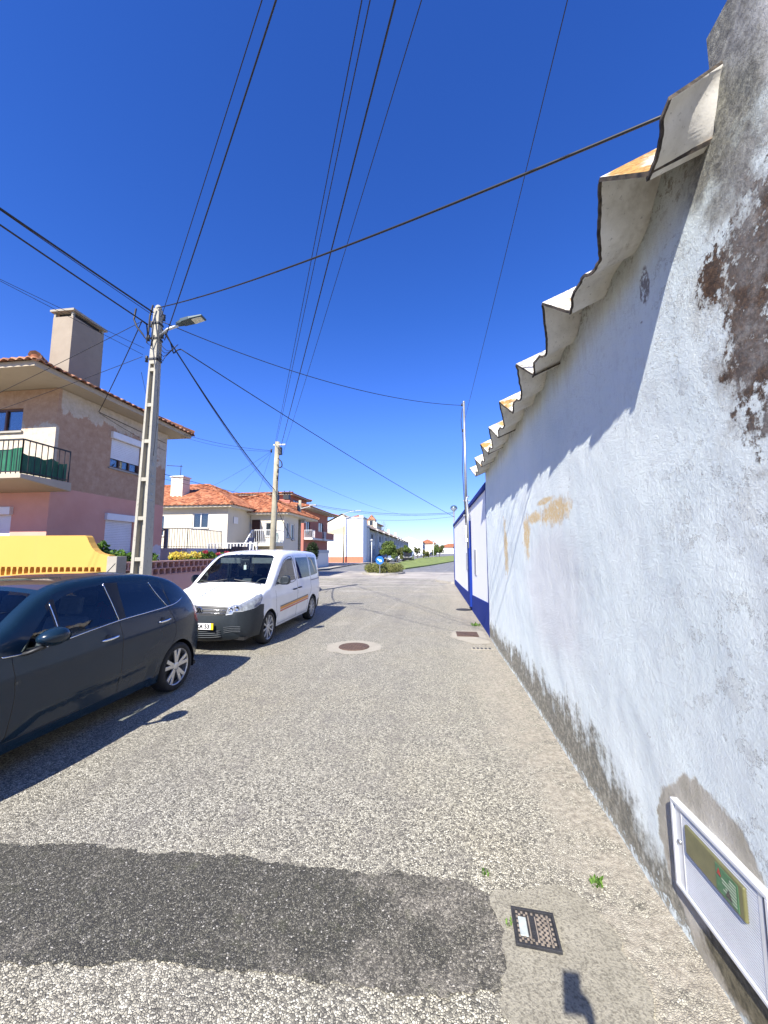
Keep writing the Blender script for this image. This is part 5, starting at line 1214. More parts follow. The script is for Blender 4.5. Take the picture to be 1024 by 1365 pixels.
# ------------------------------------------------------------------ red house, white wall, topiary
h3 = thing('house', 'red-brown house with balconies and upper dormer storey beyond the cream house', 'house', (-18, 43, 0))
mb = MB(); shell(mb, -25, -13.5, 38.2, 47.3, 0, 6.35, street=[(38.9, 40.3, 3.6, 5.05), (43.4, 45.3, 3.3, 5.25)]); mb.build('wall', M['salmon'], h3)
window(h3, 'x', -13.5, 1, 38.9, 40.3, 3.6, 5.05, 'wframe', 0, 2, 'p_dark', False); window(h3, 'x', -13.5, 1, 43.4, 45.3, 3.3, 5.25, 'wframe', 0, 2, 'p_dark', False)
hip_roof(h3, -25, -13.5, 38.2, 47.3, 6.45, 1.5, 'tile', ov=1.1, along='y', pitch=.3)
mb = MB(); shell(mb, -21.5, -15.6, 39.4, 45, 6.3, 8.05, front=[(-18.5, -17.3, 7.1, 7.7)], street=[(40.5, 43.2, 7.0, 7.65)]); mb.build('upper_storey', M['salmon'], h3)
window(h3, 'x', -15.6, 1, 40.5, 43.2, 7.0, 7.65, 'wframe', 0, 3, 'p_dark', False)
hip_roof(h3, -21.5, -15.6, 39.4, 45, 8.15, .55, 'tile', ov=.5, along='y', pitch=.3)
for y0, y1, mt in ((38.3, 41.9, 'salmon'), (42.6, 47.0, 'salmon')):
    mb = MB(); mb.box(-13.49, -12.55, y0, y1, 3.05, 3.22); b_ = mb.build('balcony', M['offwhite'], h3); mb = MB()
    mb.box(-12.63, -12.56, y0 + .9, y1 - .01, 3.22, 4.0); mb.box(-13.49, -12.6, y1 - .08, y1 - .01, 3.22, 4.0); mb.build('parapet', M[mt], b_); railing(b_, 'railing', [(-13.45, y0 + .04), (-12.6, y0 + .04), (-12.6, y0 + .9)], 3.22, 4.05, 'whitemetal', .12, .012)
ww = thing('garden_wall', 'white rendered garden wall in front of the red house', 'wall', (-11.8, 38, 0)); mb = MB(); mb.box(-12.0, -11.8, 34.5, 42.0, 0, 1.62); mb.box(-25, -12.0, 34.5, 34.7, 0, 1.7); mb.build('wall', M['offwhite'], ww); mb = MB(); mb.box(-12.04, -11.76, 36.2, 42.05, 1.62, 1.95); mb.build('railing', M['oxide'], ww)
plant('topiary_bush', 'dark round clipped bush behind the white van in front of the red house', 'bush', [((-11.0, 33.6, 1.75), (.62, .62, .95), 2600)], .07, 'leaf_dark', [[(-11.0, 33.6, .1), (-11.0, 33.6, 1.2)]])

# ------------------------------------------------------------------ white tower block and terrace
t2 = thing('building', 'blank white building with a tall square tower and red plinth', 'building', (-13, 58, 0))
mb = MB(); mb.box(-13.15, -10.45, 56, 59.4, 0, 6.85); mb.build('tower', M['white'], t2); mb = MB(); mb.box(-13.25, -10.35, 55.9, 59.5, 6.85, 7.05); mb.build('tower_cap', M['grey_render'], t2)
mb = MB(); mb.box(-13.16, -10.44, 55.97, 56.0, 0, 1.0); mb.build('plinth', M['brick_red'], t2)
mb = MB(); wallface(mb, 'y', 56.6, -17.5, -13.15, 0, 4.3, [(-15.55, -13.5, .15, 2.9)]); mb.box(-17.5, -13.15, 57, 64, 0, 4.29); mb.build('wing', M['white'], t2)
mb = MB(); mb.box(-15.5, -13.55, 56.66, 56.7, .15, 2.85); gd = mb.build('garage_door', M['whitemetal'], t2); mb = MB(); mb.box(-14.9, -14.2, 56.64, 56.66, 1.35, 1.55); mb.build('vent', M['oxide'], gd)
mb = MB(); mb.box(-17.5, -13.16, 56.57, 56.6, 0, .95); mb.build('plinth', M['brick_red'], t2)
mb = MB(); mb.prism([(-18, 4.3), (-13.15, 4.3), (-13.15, 5.85)], 'y', 57.2, 64); mb.build('gable', M['gable'], t2)
rowp = thing('terraced_houses', 'long grey and white terrace with pale tiled roof beyond the tower', 'building', (-12, 110, 0))
P0, P1 = Vector((-10.75, 59.5, 0)), Vector((-10.45, 168, 0))
mb = MB(); holes = []; nU = 11; Lr = (168 - 59.5) / nU
for i in range(nU):
    y0 = 59.5 + Lr * i; holes += [(y0 + 1.0, y0 + 2.3, .2, 2.3), (y0 + 3.6, y0 + 6.4, .2, 2.5), (y0 + 7.6, y0 + 8.9, 1.0, 2.2), (y0 + 1.2, y0 + 3.2, 3.4, 4.8), (y0 + 5.2, y0 + 7.4, 3.4, 4.8)]
wallface(mb, 'x', -10.6, 59.5, 168, 0, 5.45, holes, depth=.35, sign=1); mb.box(-19, -11.0, 59.5, 168, 0, 5.44); mb.build('wall', M['grey_render'], rowp)
for h in holes:
    mb = MB(); mb.box(-10.93, -10.88, h[0] + .05, h[1] - .05, h[2] + .05, h[3] - .05)
    mb.build('garage_door' if h[1] - h[0] > 2.7 else ('window' if h[2] > .5 else 'door'), M['oxide' if h[1] - h[0] > 2.7 else ('p_dark' if h[2] > .5 else 'doorwood')], rowp)
for i in range(nU):
    y0 = 59.5 + Lr * i
    mb = MB(); mb.box(-10.6, -9.9, y0 + .4, y0 + Lr * .46, 2.75, 2.95); mb.box(-10.0, -9.9, y0 + .4, y0 + Lr * .46, 2.95, 3.5); mb.build('balcony', M['offwhite'], rowp)
    mb = MB(); mb.box(-10.65, -10.05, y0 - .12, y0 + .12, 0, 5.9); mb.build('party_wall', M['offwhite'], rowp)
mb = MB(); roof_plane(mb, (-9.9, 59.3, 5.5), (-9.9, 168.2, 5.5), (-14.6, 59.3, 7.9), (-14.6, 168.2, 7.9), .5, .05); roof_plane(mb, (-19.4, 168.2, 5.5), (-19.4, 59.3, 5.5), (-14.6, 168.2, 7.9), (-14.6, 59.3, 7.9), .5, .05); mb.build('roof', M['tile_pale'], rowp, smooth=True)
mb = MB(); mb.prism([(-19, 5.4), (-10.5, 5.4), (-14.6, 7.7)], 'y', 59.52, 60); mb.build('gable', M['offwhite'], rowp)
for y in (72, 90, 118, 140):
    mb = MB(); mb.box(-14.2, -13.4, y, y + .8, 7.2, 8.8); mb.build('chimney', M['offwhite'], rowp)
h4 = thing('house', 'cream house with orange roof and dark dormer rising behind the terrace', 'house', (-19, 100, 0)); mb = MB(); mb.box(-26, -14.7, 96, 108, 0, 9.0); mb.box(-16.5, -14.6, 95, 97, 8.4, 9.8); mb.build('wall', M['cream'], h4); hip_roof(h4, -26, -14.7, 96, 108, 9.1, 2.6, 'tile', ov=.6, along='x', pitch=.6); mb = MB(); mb.box(-16.0, -15.2, 94.95, 95.0, 8.5, 9.6); mb.build('window', M['p_dark'], h4); mb = MB(); mb.prism([(-16.7, 9.8), (-14.4, 9.8), (-15.55, 11.2)], 'y', 94.8, 97); mb.build('dormer_roof', M['tile_old'], h4)
h5 = thing('terraced_houses', 'white gabled terrace farther along the avenue', 'building', (-10, 190, 0))
mb = MB(); mb.prism([(-16.5, 0), (-4.6, 0), (-4.6, 6.1), (-10.7, 8.4), (-16.5, 6.4)], 'y', 172, 230); mb.build('wall', M['white'], h5)
mb = MB()
for i in range(5): mb.box(-4.6, -4.4, 173 + i * 11, 182 + i * 11, .2, 2.7)
mb.build('carport', M['p_dark'], h5)
mb = MB()
for i in range(10): mb.box(-4.6, -4.5, 173.5 + i * 5.5, 176 + i * 5.5, 3.4, 4.9)
mb.build('window', M['grey_render'], h5)
mb = MB(); roof_plane(mb, (-3.9, 172.2, 5.9), (-3.9, 230, 5.9), (-10.7, 172.2, 8.5), (-10.7, 230, 8.5), .6, .05); mb.build('roof', M['tile_pale'], h5)
h6 = thing('house', 'small cream house with orange hip roof past the second terrace', 'house', (-2, 240, 0)); mb = MB(); mb.box(-8, 1.5, 236, 248, 0, 6.6); mb.build('wall', M['cream'], h6); hip_roof(h6, -8, 1.5, 236, 248, 6.7, 2.6, 'tile', ov=.6, along='x', pitch=.7)
h7 = thing('house', 'wide white house with red roof at the far end of the avenue', 'house', (15, 330, 0)); mb = MB(); mb.box(4, 34, 325, 345, 0, 5.0); mb.build('wall', M['white'], h7); hip_roof(h7, 4, 34, 325, 345, 5.1, 3.2, 'tile', ov=.6, along='x', pitch=1.0)
h8 = thing('house', 'white house end wall half hidden by avenue trees', 'house', (3, 290, 0)); mb = MB(); mb.prism([(-6, 0), (4, 0), (4, 5), (-1, 7), (-6, 5)], 'y', 286, 300); mb.build('wall', M['white'], h8); mb = MB(); mb.prism([(-6.4, 4.95), (4.4, 4.95), (-1, 7.2)], 'y', 286.3, 300.4); mb.build('roof', M['tile_pale'], h8)

# ------------------------------------------------------------------ hedge, sign, grass, trees
hg = thing('hedge', 'low yellow-green hedge filling the traffic island', 'hedge', (-4.05, 31.2, .1))
mb = MB(); leaves(mb, [((-4.05 + 1.15 * math.cos(a), 31.2 + 1.9 * math.sin(a), .42), (.55, .75, .40), 1000) for a in np.linspace(0, 6.28, 9)[:-1]] + [((-4.05, 31.2, .5), (1.0, 1.6, .45), 1400)], .055); mb.build('foliage', M['hedge'], hg, fix=False)
mb = MB(); [mb.tube([(-4.05 + random.uniform(-1.1, 1.1), 31.2 + random.uniform(-1.8, 1.8), .12), (-4.05 + random.uniform(-1, 1), 31.2 + random.uniform(-1.6, 1.6), .6)], .015, 4) for _ in range(30)]; mb.build('stem', M['bark'], hg)
sg = thing('road_sign', 'round blue traffic sign with white arrow on the hedged island', 'road sign', (-4.05, 28.6, .1))
cz = Vector((-4.02, 28.55, 1.12)); mb = MB(); mb.lathe([(0, -.012), (.30, -.012), (.31, .0), (.30, .01), (0, .01)], cz, 'y', 32); dsc = mb.build('disc', M['signblue'], sg, smooth=False)
mb = MB(); dq = Vector((.75, 0, -.42)).normalized(); nq = Vector((dq.z, 0, -dq.x)); ce = cz + Vector((0, -.0135, 0))
pts = [(-.20, .045), (.04, .045), (.04, .12), (.21, 0), (.04, -.12), (.04, -.045), (-.20, -.045)]
v = [ce + dq * a + nq * b for a, b in pts]; v2 = [p + Vector((0, -.004, 0)) for p in v]; mb.add(v + v2, [tuple(range(7)), tuple(range(7, 14))] + [(i, (i + 1) % 7, 7 + (i + 1) % 7, 7 + i) for i in range(7)]); mb.build('arrow', M['plate'], dsc)
mb = MB(); mb.tube([(-4.02, 28.6, .1), (-4.02, 28.6, 1.4)], .03, 8); mb.build('post', M['steel'], sg)
mb = MB()
def in_med(): 
    while True:
        y = 37.6 + 70 * random.random() ** 1.8; x = random.uniform(-6, 11)
        if inpoly((x, y), med): return x, y
for _ in range(9000):
    x, y = in_med(); a = random.uniform(0, 6.28); h = random.uniform(.05, .14); mb.add([(x - .03 * math.cos(a), y - .03 * math.sin(a), 0), (x + .03 * math.cos(a), y + .03 * math.sin(a), 0), (x + random.uniform(-.04, .04), y + random.uniform(-.04, .04), h)], [(0, 1, 2)])
gr = mb.build('grass', M['grass'], kind='stuff', fix=False)
def tree(label, loc, th, cr, n, mat, lean=0, group='young avenue trees', size=.11, name='tree'):
    t = thing(name, label, 'tree', (loc[0], loc[1], 0), group); b = Vector((loc[0], loc[1], .0)); mb = MB()
    top = b + Vector((lean, 0, th)); mid = b + Vector((lean * .3, .05, th * .5)); mb.tube([b, mid, top], [.13 * th / 2, .10 * th / 2, .07 * th / 2], 8); lim = []
    for i in range(7):
        a = i * 2.4; e = top + Vector((math.cos(a) * cr * .6, math.sin(a) * cr * .6, cr * random.uniform(.25, .9))); mb.tube([top - Vector((0, 0, .15)), top + (e - top) * .5 + Vector((0, 0, .08)), e], [.05, .035, .012], 5); lim.append(e)
    mb.build('trunk', M['bark'], t, smooth=True); mb = MB(); bl = []
    for e in lim: bl.append((tuple(e), (cr * .42 * random.uniform(.8, 1.2),) * 2 + (cr * .36,), n // 12))
    for i in range(9):
        q = cr * random.uniform(.22, .42); bl.append(((top.x + random.uniform(-.75, .75) * cr, top.y + random.uniform(-.6, .6) * cr, top.z + cr * random.uniform(-.35, 1.35)), (q, q, q * 1.1), n // 15))
    leaves(mb, bl, size, .45); mb.build('crown', M[mat], t, fix=False); return t
tree('largest leafy tree behind the hedged island, leaning trunk', (-6.7, 54, 0), 1.35, 1.25, 4600, 'leaf', .3, size=.12)
tree('olive-coloured tree just right of the largest leafy tree', (-5.75, 62, 0), 1.1, .95, 2600, 'leaf_olive', .1, size=.12)
tree('tree with rounded crown above the parked silver car', (-4.9, 72, 0), 1.25, 1.05, 2600, 'leaf', 0, size=.14)
tree('small olive tree on the verge in front of the white gabled terrace', (-1.6, 88, 0), .8, .85, 1500, 'leaf_olive', 0, size=.13)
tree('thin pale tree before the white gable', (-4.2, 105, 0), 1.5, 1.1, 1100, 'leaf_olive', 0, size=.14)
tree('dense tree in front of the second terrace carports', (1.0, 116, 0), 1.2, 1.3, 2200, 'leaf', 0, size=.17)
tree('tall tree near the small orange-roofed house', (2.2, 125, 0), 1.9, 1.6, 2400, 'leaf_olive', 0, size=.18)
for i, (x, y, s_, lb) in enumerate([(11, 172, 2.6, 'dark round tree left of the far white house'), (14.2, 180, 2.5, 'second dark tree of the far row on the verge'), (18.5, 196, 2.4, 'third dark tree of the far row on the verge'), (23, 215, 2.6, 'last visible tree of the far row beside the boundary wall')]):
    tree(lb, (x, y, 0), 1.6, s_ * .75, 2000, 'leaf', 0, size=.22)
plant('bare_tree', 'thin bare twiggy tree top behind the terrace roof', 'tree', [((-15.5, 118, 9.5), (1.6, 1.6, 1.8), 160)], .12, 'bark', [[(-15.5, 118, 0), (-15.5, 118, 9)]] + [[(-15.5, 118, 7.5), (-15.5 + random.uniform(-1.6, 1.6), 118 + random.uniform(-1, 1), 10 + random.uniform(-.5, 1.3))] for _ in range(12)])
lp2 = thing('street_light', 'tall slim street light in front of the white tower block', 'street light', (-13.3, 55, 0)); mb = MB(); mb.tube([(-13.25, 55.2, 0), (-13.25, 55.2, 7.5)], [.14, .08], 8); mb.build('pole', M['oldwood'], lp2, smooth=True); mb = MB(); mb.tube([(-13.25, 55.2, 7.4), (-12.4, 55.2, 7.75), (-11.2, 55.2, 7.9)], .045, 6); mb.box(-11.3, -10.6, 55.1, 55.3, 7.86, 7.98); mb.build('lamp_arm', M['steel'], lp2)
lp3 = thing('street_light', 'thin pale lamp post behind the hedged island near the leafy tree', 'street light', (-9.5, 52, 0)); mb = MB(); mb.tube([(-8.3, 51, 0), (-8.3, 51, 3.2)], [.05, .035], 8); mb.build('pole', M['whitemetal'], lp3, smooth=True); mb = MB(); mb.lathe([(0, .2), (.2, .1), (.22, 0), (.1, -.15), (0, -.16)], (-8.3, 51, 3.3), 'z', 12); mb.build('globe', M['oxide'], lp3, smooth=True)
lp4 = thing('lamp_post', 'pale lamp post on the grass verge before the second terrace', 'street light', (.2, 110, 0)); mb = MB(); mb.tube([(.2, 110, 0), (.2, 110, 4.6)], [.09, .06], 8); mb.build('pole', M['whitemetal'], lp4, smooth=True); mb = MB(); mb.lathe([(0, .2), (.25, .1), (.25, 0), (0, -.1)], (.2, 110, 4.7), 'z', 10); mb.build('globe', M['oxide'], lp4, smooth=True)

# ------------------------------------------------------------------ far parked cars
fdark = far_spec(C3, M['p_dark'], None); fsil = far_spec(C3, M['p_silver'], None); fwhi = far_spec(C3, M['p_white'], None); fvan = far_spec(VAN, M['p_dark'], None)
fvan['mats']['grille'] = M['blackplastic']
def place(spec, x, y, rz, lab, nm='parked_car', sc=1):
    o, _ = build_car(spec, lab, (x, y, 0), 'cars parked along the terrace', nm); o.rotation_euler = (0, 0, R(rz)); o.scale = (sc,) * 3; return o
place(fdark, -8.6, 62, -3, 'dark car parked left of the leafy tree trunk')
place(fsil, -7.1, 63, -3, 'silver-blue hatchback parked right of the leafy tree trunk')
place(fwhi, -6.4, 70, -3, 'pale silver car parked behind the silver-blue hatchback')
place(fvan, -4.75, 70, -4, 'dark van parked beneath the rounded tree', 'parked_van', .95)
place(fwhi, -4.9, 128, -6, 'small white car far down the terrace')
place(fdark, -.5, 150, -6, 'dark car farthest down the avenue')
# ------------------------------------------------------------------ concrete utility pole with lamp arm
cp = thing('utility_pole', 'tapered concrete utility pole with ladder-like recesses and a lamp arm by the garden wall', 'utility pole', (-5.5, 6.4, .12))
def cps(z):
    t = (z - .12) / 6.55; return .29 - .17 * t, .25 - .13 * t      # width in x, depth in y
PX, PY = -5.39, 6.42
mb = MB()
def ring(z, x0f, x1f, y0f=-.5, y1f=.5):
    wx, wy = cps(z); return [(PX + x0f * wx, PY + y0f * wy, z), (PX + x1f * wx, PY + y0f * wy, z), (PX + x1f * wx, PY + y1f * wy, z), (PX + x0f * wx, PY + y1f * wy, z)]
def loft(z0, z1, a, b, c=-.5, d=.5, mi=0):
    mb.add(ring(z0, a, b, c, d) + ring(z1, a, b, c, d), [(3, 2, 1, 0), (4, 5, 6, 7), (0, 1, 5, 4), (1, 2, 6, 5), (2, 3, 7, 6), (3, 0, 4, 7)], mi)
loft(.12, 5.45, -.5, -.26); loft(.12, 5.45, .26, .5); loft(.12, 5.45, -.26, .26, -.02, .02)
loft(5.45, 6.62, -.5, .5)
zz = [.12, .9, 1.62, 2.38, 3.12, 3.86, 4.58, 5.30]
for i, z in enumerate(zz): loft(z, z + .07, -.26, .26, -.46, .46)
mb.lathe([(.065, 0), (.06, .05), (.035, .085), (0, .09)], (PX, PY, 6.62), 'z', 12)
mb.build('post', M['concrete'], cp, bevel=.008)
mb = MB(); mb.tube([(PX + .05, 6.4, 6.02), (-5.15, 6.4, 6.17), (-4.92, 6.4, 6.235)], .028, 10); arm = mb.build('lamp_arm', M['steel'], cp, smooth=True)
mb = MB(); d = Vector((.52, 0, .105)).normalized(); n_ = Vector((-d.z, 0, d.x))
def lampbox(a, b, w0, w1, h0, h1, off=0):
    o = Vector((-4.95, 6.4, 6.232)); v = []
    for t, wd, h in ((a, w0, h0), (b, w1, h1)):
        for s1, s2 in ((-1, 0), (1, 0), (1, 1), (-1, 1)): v.append(o + d * t + Vector((0, 1, 0)) * wd / 2 * s1 + n_ * (h * s2 + off))
    mb.add(v, [(3, 2, 1, 0), (4, 5, 6, 7), (0, 1, 5, 4), (1, 2, 6, 5), (2, 3, 7, 6), (3, 0, 4, 7)])
lampbox(0, .12, .08, .13, .05, .065); lampbox(.12, .32, .16, .19, .075, .06); lampbox(.32, .58, .20, .17, .05, .03)
head = mb.build('lamp_head', plain('lamp_housing_paint', (.06, .085, .09), .4, .3, .1, 6), arm, bevel=.008)
mb = MB(); lampbox(.35, .55, .15, .13, .010, .010, -.014); mb.build('lamp_lens', plain('led_lens', (.62, .60, .48), .7, 0, .05, 3), head)
mb = MB()
for z in (5.55, 5.98, 6.30): wx, wy = cps(z); mb.box(PX - wx / 2 - .012, PX + wx / 2 + .012, PY - wy / 2 - .012, PY + wy / 2 + .012, z - .02, z + .02)
mb.build('clamp_band', M['darkmetal'], cp)
for x, z in ((-5.56, 5.58), (-5.55, 6.02), (-5.25, 6.05), (-5.27, 5.6), (-5.50, 6.3), (-5.24, 6.42)):
    mb = MB(); mb.lathe([(0, -.06), (.03, -.055), (.02, -.01), (.034, .01), (.02, .03), (.03, .06), (0, .065)], (x, PY - .02, z), 'z', 8); mb.build('insulator', M['darkmetal'], cp, smooth=True)
mb = MB()
mb.tube([(-5.69, 6.2, 6.52), (-5.72, 6.2, 6.30), (-5.66, 6.22, 6.15), (-5.56, 6.25, 6.02), (-5.50, 6.28, 5.92), (-5.46, 6.28, 6.05), (-5.45, 6.28, 6.4), (-5.40, 6.28, 6.62)], .017, 7)
mb.build('cable_loop', M['cable'], cp, smooth=True)
mb = MB(); mb.tube([(-5.60, 6.25, 6.30), (-5.50, 6.27, 6.22), (-5.47, 6.27, 6.05), (-5.48, 6.28, 5.85), (-5.40, 6.3, 5.78), (-5.34, 6.29, 6.0)], .012, 6); mb.build('cable_loop', M['cable'], cp, smooth=True)
for k in range(4):
    mb = MB(); q = [(-5.28, 6.3, 6.2 - .1 * k), (-5.22 + .02 * k, 6.32, 5.85 - .12 * k), (-5.1 - .02 * k, 6.4, 5.72 - .04 * k), (-4.98, 6.5, 5.9)]; mb.tube(catmull([tuple(p) for p in q], .05), .006, 5); mb.build('cable_loop', M['cable'], cp, smooth=True)
mb = MB(); mb.box(PX + .13, PX + .139, PY - .05, PY + .05, 2.55, 3.2)
mb = MB()
for i, z in enumerate((3.42, 3.2, 3.05, 2.86, 2.74)): wx = cps(z)[0]; mb.box(PX + wx / 2 - .002, PX + wx / 2 + .003, PY - .035, PY + .035, z, z + (.07 if i == 0 else .05))
mb.build('marker_plate', plain('faded_stencil', (.30, .31, .28), .8, 0, .3, 40), cp)
# ------------------------------------------------------------------ wooden pole and the small pole beyond
wp = thing('utility_pole', 'plain round wooden utility pole on the pavement behind the white van', 'utility pole', (-6.1, 13.96, .12))
mb = MB(); mb.tube([(-6.2, 13.96, .1), (-6.15, 13.96, 3), (-6.1, 13.96, 6.15)], [.13, .115, .095], 14); mb.build('post', M['oldwood'], wp, smooth=True)
mb = MB(); mb.box(-6.02, -5.90, 13.85, 14.0, 5.62, 5.92); mb.build('junction_box', M['darkmetal'], wp, bevel=.01)
mb = MB(); mb.box(-6.25, -5.75, 13.9, 13.94, 6.0, 6.05); mb.build('bracket', M['steel'], wp)
mb = MB(); mb.tube(catmull([(-6.0, 13.84, 5.45), (-5.86, 13.84, 5.30), (-5.84, 13.84, 5.12), (-5.95, 13.84, 5.08), (-6.02, 13.84, 5.2)], .06), .022, 6); mb.build('cable_loop', M['cable'], wp, smooth=True)
for x, z in ((-6.3, 5.78), (-6.0, 4.95), (-6.02, 4.7)):
    mb = MB(); mb.lathe([(0, -.09), (.04, -.06), (.03, 0), (.045, .06), (0, .08)], (x, 13.86, z), 'z', 8); mb.build('insulator', M['darkmetal'], wp, smooth=True)
mb = MB(); mb.tube(catmull([(-6.02, 13.83, 4.7), (-5.98, 13.83, 3.6), (-5.6, 13.83, 2.7), (-5.35, 13.9, 2.2)], .15), .014, 5); mb.build('drop_cable', M['cable'], wp, smooth=True)
sp = thing('utility_pole', 'thin pale utility pole with a meter box in front of the red-brown house', 'utility pole', (-9.8, 26.8, .1))
mb = MB(); mb.tube([(-9.8, 26.8, 0), (-9.8, 26.8, 5.6)], [.15, .11], 8); mb.build('post', M['oldwood'], sp, smooth=True); mb = MB(); mb.box(-9.7, -9.35, 26.65, 26.9, 3.9, 4.5); mb.build('junction_box', M['oxide'], sp); mb = MB(); mb.tube([(-9.8, 26.7, 4.9), (-9.1, 26.7, 5.1), (-8.6, 26.7, 5.2)], .03, 6); mb.box(-9.0, -8.5, 26.6, 26.8, 5.17, 5.25); mb.build('lamp_arm', M['steel'], sp); mb = MB(); mb.box(-9.98, -9.93, 26.7, 26.9, 2, 5.3); mb.build('conduit', M['darkmetal'], sp)

# ------------------------------------------------------------------ overhead cables
def cable(label, a, b, sag=.1, r=.009, ext=0, n=28, group='overhead cables across the street', via=None):
    a, b = Vector(a), Vector(b)
    if ext: b = b + (b - a).normalized() * ext
    pts = []
    for i in range(n + 1):
        t = i / n; p = a + (b - a) * t; p.z -= 4 * sag * t * (1 - t); pts.append(p)
    mb = MB(); mb.tube(pts, r * (.62 if 'overhead' in label or 'over the viewer' in label else .8), 6); o = mb.build('overhead_cable', M['cable'], smooth=True); return tag(o, label, 'cable', group)
T1 = (-5.36, 6.34, 6.6)
cable('thick black cable from the concrete pole top across the street to the shed eave', T1, (1.5, 1.95, 4.2), .13, .012)
cable('thin straight cable rising from the concrete pole over the viewer', (-5.3, 6.4, 6.45), (-1.55, 2.86, 7.0), .04, .009, 6)
cable('heavier curving cable rising from behind the lamp arm over the viewer', (-5.2, 6.4, 5.95), (-1.39, 2.76, 6.8), .16, .014, 6)
cable('left of two close thin wires rising from the wooden pole overhead', (-6.18, 13.9, 6.05), (-.50, 2.41, 6.0), .1, .008, 8)
cable('right of two close thin wires rising from the wooden pole overhead', (-6.15, 13.9, 5.98), (-.44, 2.42, 6.0), .1, .008, 8)
cable('darkest central wire rising from the wooden pole overhead', (-5.95, 13.9, 5.85), (-.24, 2.44, 6.0), .05, .014, 8)
cable('rightmost thin wire rising from the wooden pole overhead', (-5.85, 13.9, 5.6), (-.04, 2.46, 6.0), .05, .007, 8)
cable('single thin wire climbing from the service mast past the eave', (1.1, 12.2, 6.1), (1.22, 2.98, 6.6), .06, .006, 6)
for k, (dx, dz, r) in enumerate(((0, 0, .019), (.05, -.05, .007), (.09, -.09, .007))):
    cable(['thick black cable slung from the concrete pole down to the wooden pole', 'upper thin wire strung beside the thick slung cable', 'lower thin wire strung beside the thick slung cable'][k], (-5.33 + dx * .3, 6.45, 6.25 + dz * .3), (-6.12, 13.85, 4.2 + dz * 1.5), .16 + .01 * k, r)
cable('long sagging cable from the concrete pole to the top of the service mast', (-5.32, 6.45, 6.38), (1.06, 12.2, 6.6), .38, .010)
cable('long straight cable dropping from the concrete pole toward the globe street lamp', (-5.1, 6.75, 5.95), (1.25, 21.4, 3.72), .12, .013)
mb = MB(); mb.tube(catmull([(-5.28, 6.5, 6.2), (-5.2, 6.58, 5.98), (-5.19, 6.66, 5.82), (-5.16, 6.7, 5.9), (-5.1, 6.75, 5.95)], .05), .013, 6); tag(mb.build('cable_tail', M['cable'], smooth=True), 'short kinked black cable tail joining the slung bundle under the lamp arm', 'cable')
cable('upper thick cable bundle entering from the left to the concrete pole', (-5.42, 6.32, 6.5), (-5.63, 3.83, 6.35), .03, .019, 4)
cable('thin messenger wire under the upper left cable bundle', (-5.42, 6.32, 6.44), (-5.63, 3.83, 6.33), .03, .007, 4)
cable('lower black cable entering from the left to the concrete pole', (-5.5, 6.3, 6.24), (-5.72, 3.91, 6.2), .03, .016, 4)
cable('upper of two thin wires running left in front of the chimney', (-5.54, 6.3, 5.75), (-6.58, 4.59, 6.0), .015, .005, 4)
cable('lower of two thin wires running left in front of the chimney', (-5.56, 6.3, 5.62), (-6.60, 4.60, 5.99), .02, .005, 4)
cable('black service cable dropping from the pole to the pink house wall', (-5.62, 6.28, 6.3), (-9.48, 9.3, 5.8), .05, .012, group='service cables to the pink house')
cable('thin wire from the pole past the pink house eave to the left', (-5.62, 6.28, 6.3), (-8.9, 6.45, 5.15), .03, .007, 2, group='service cables to the pink house')
cable('pale thin wire from the pole low across the balcony window', (-5.57, 6.3, 5.58), (-9.0, 6.5, 4.77), .03, .006, 2, group='service cables to the pink house')
cable('black cable clipped under the eave of the pink house', (-9.46, 9.3, 5.78), (-9.46, 12.05, 5.66), .0, .010, group='service cables to the pink house')
cable('lower thin cable clipped along the pink house wall', (-9.46, 9.3, 5.76), (-9.46, 12.05, 5.38), .05, .006, group='service cables to the pink house')
cable('thin wire from the pole recess to the roof edge of the pink house', (-5.55, 6.28, 5.25), (-8.82, 10.5, 6.1), .03, .005, group='service cables to the pink house')
mb = MB(); mb.tube(catmull([(-5.24, 6.33, 6.0), (-5.22, 6.33, 5.0), (-5.2, 6.33, 4.2), (-5.22, 6.33, 3.6)], .2), .006, 5); tag(mb.build('drop_wire', M['cable'], smooth=True), 'thin wire hanging straight down beside the concrete pole', 'cable')
cable('thin wire from the pink house eave corner to the wooden pole', (-9.0, 12.2, 6.05), (-6.3, 13.86, 5.78), .1, .008)
cable('second thin wire from the pink house eave corner to the wooden pole', (-9.0, 12.2, 5.95), (-6.3, 13.86, 5.75), .14, .006)
cable('thin wire from the wooden pole to the cream house roof', (-6.3, 13.86, 5.76), (-13.4, 20.2, 5.35), .12, .006)
cable('faint wire from the wooden pole to the cream house porch', (-6.3, 13.86, 5.74), (-11.7, 22.9, 4.2), .1, .006)
cable('faint wire from the wooden pole to the cream house eave', (-6.3, 13.86, 5.72), (-12.4, 20.2, 4.4), .1, .006)
cable('faint long wire from the wooden pole toward the white tower', (-5.85, 13.9, 5.1), (-1.6, 40, 5.6), .5, .007, 0)
cable('upper horizontal cable passing the cream house roof to the small pole', (-9.5, 12.1, 4.55), (-9.8, 26.75, 5.4), .16, .012)
cable('lower horizontal cable passing the cream house roof to the small pole', (-9.5, 12.1, 4.38), (-9.8, 26.75, 5.3), .16, .008)
cable('upper cable from the small pole across the junction to the right', (-9.75, 26.8, 5.5), (1.5, 26, 4.45), .42, .018)
cable('middle cable from the small pole across the junction to the right', (-9.75, 26.8, 5.42), (1.5, 26, 4.38), .45, .013)
cable('lower cable from the small pole across the junction to the right', (-9.75, 26.8, 4.9), (1.5, 26, 4.18), .5, .011)

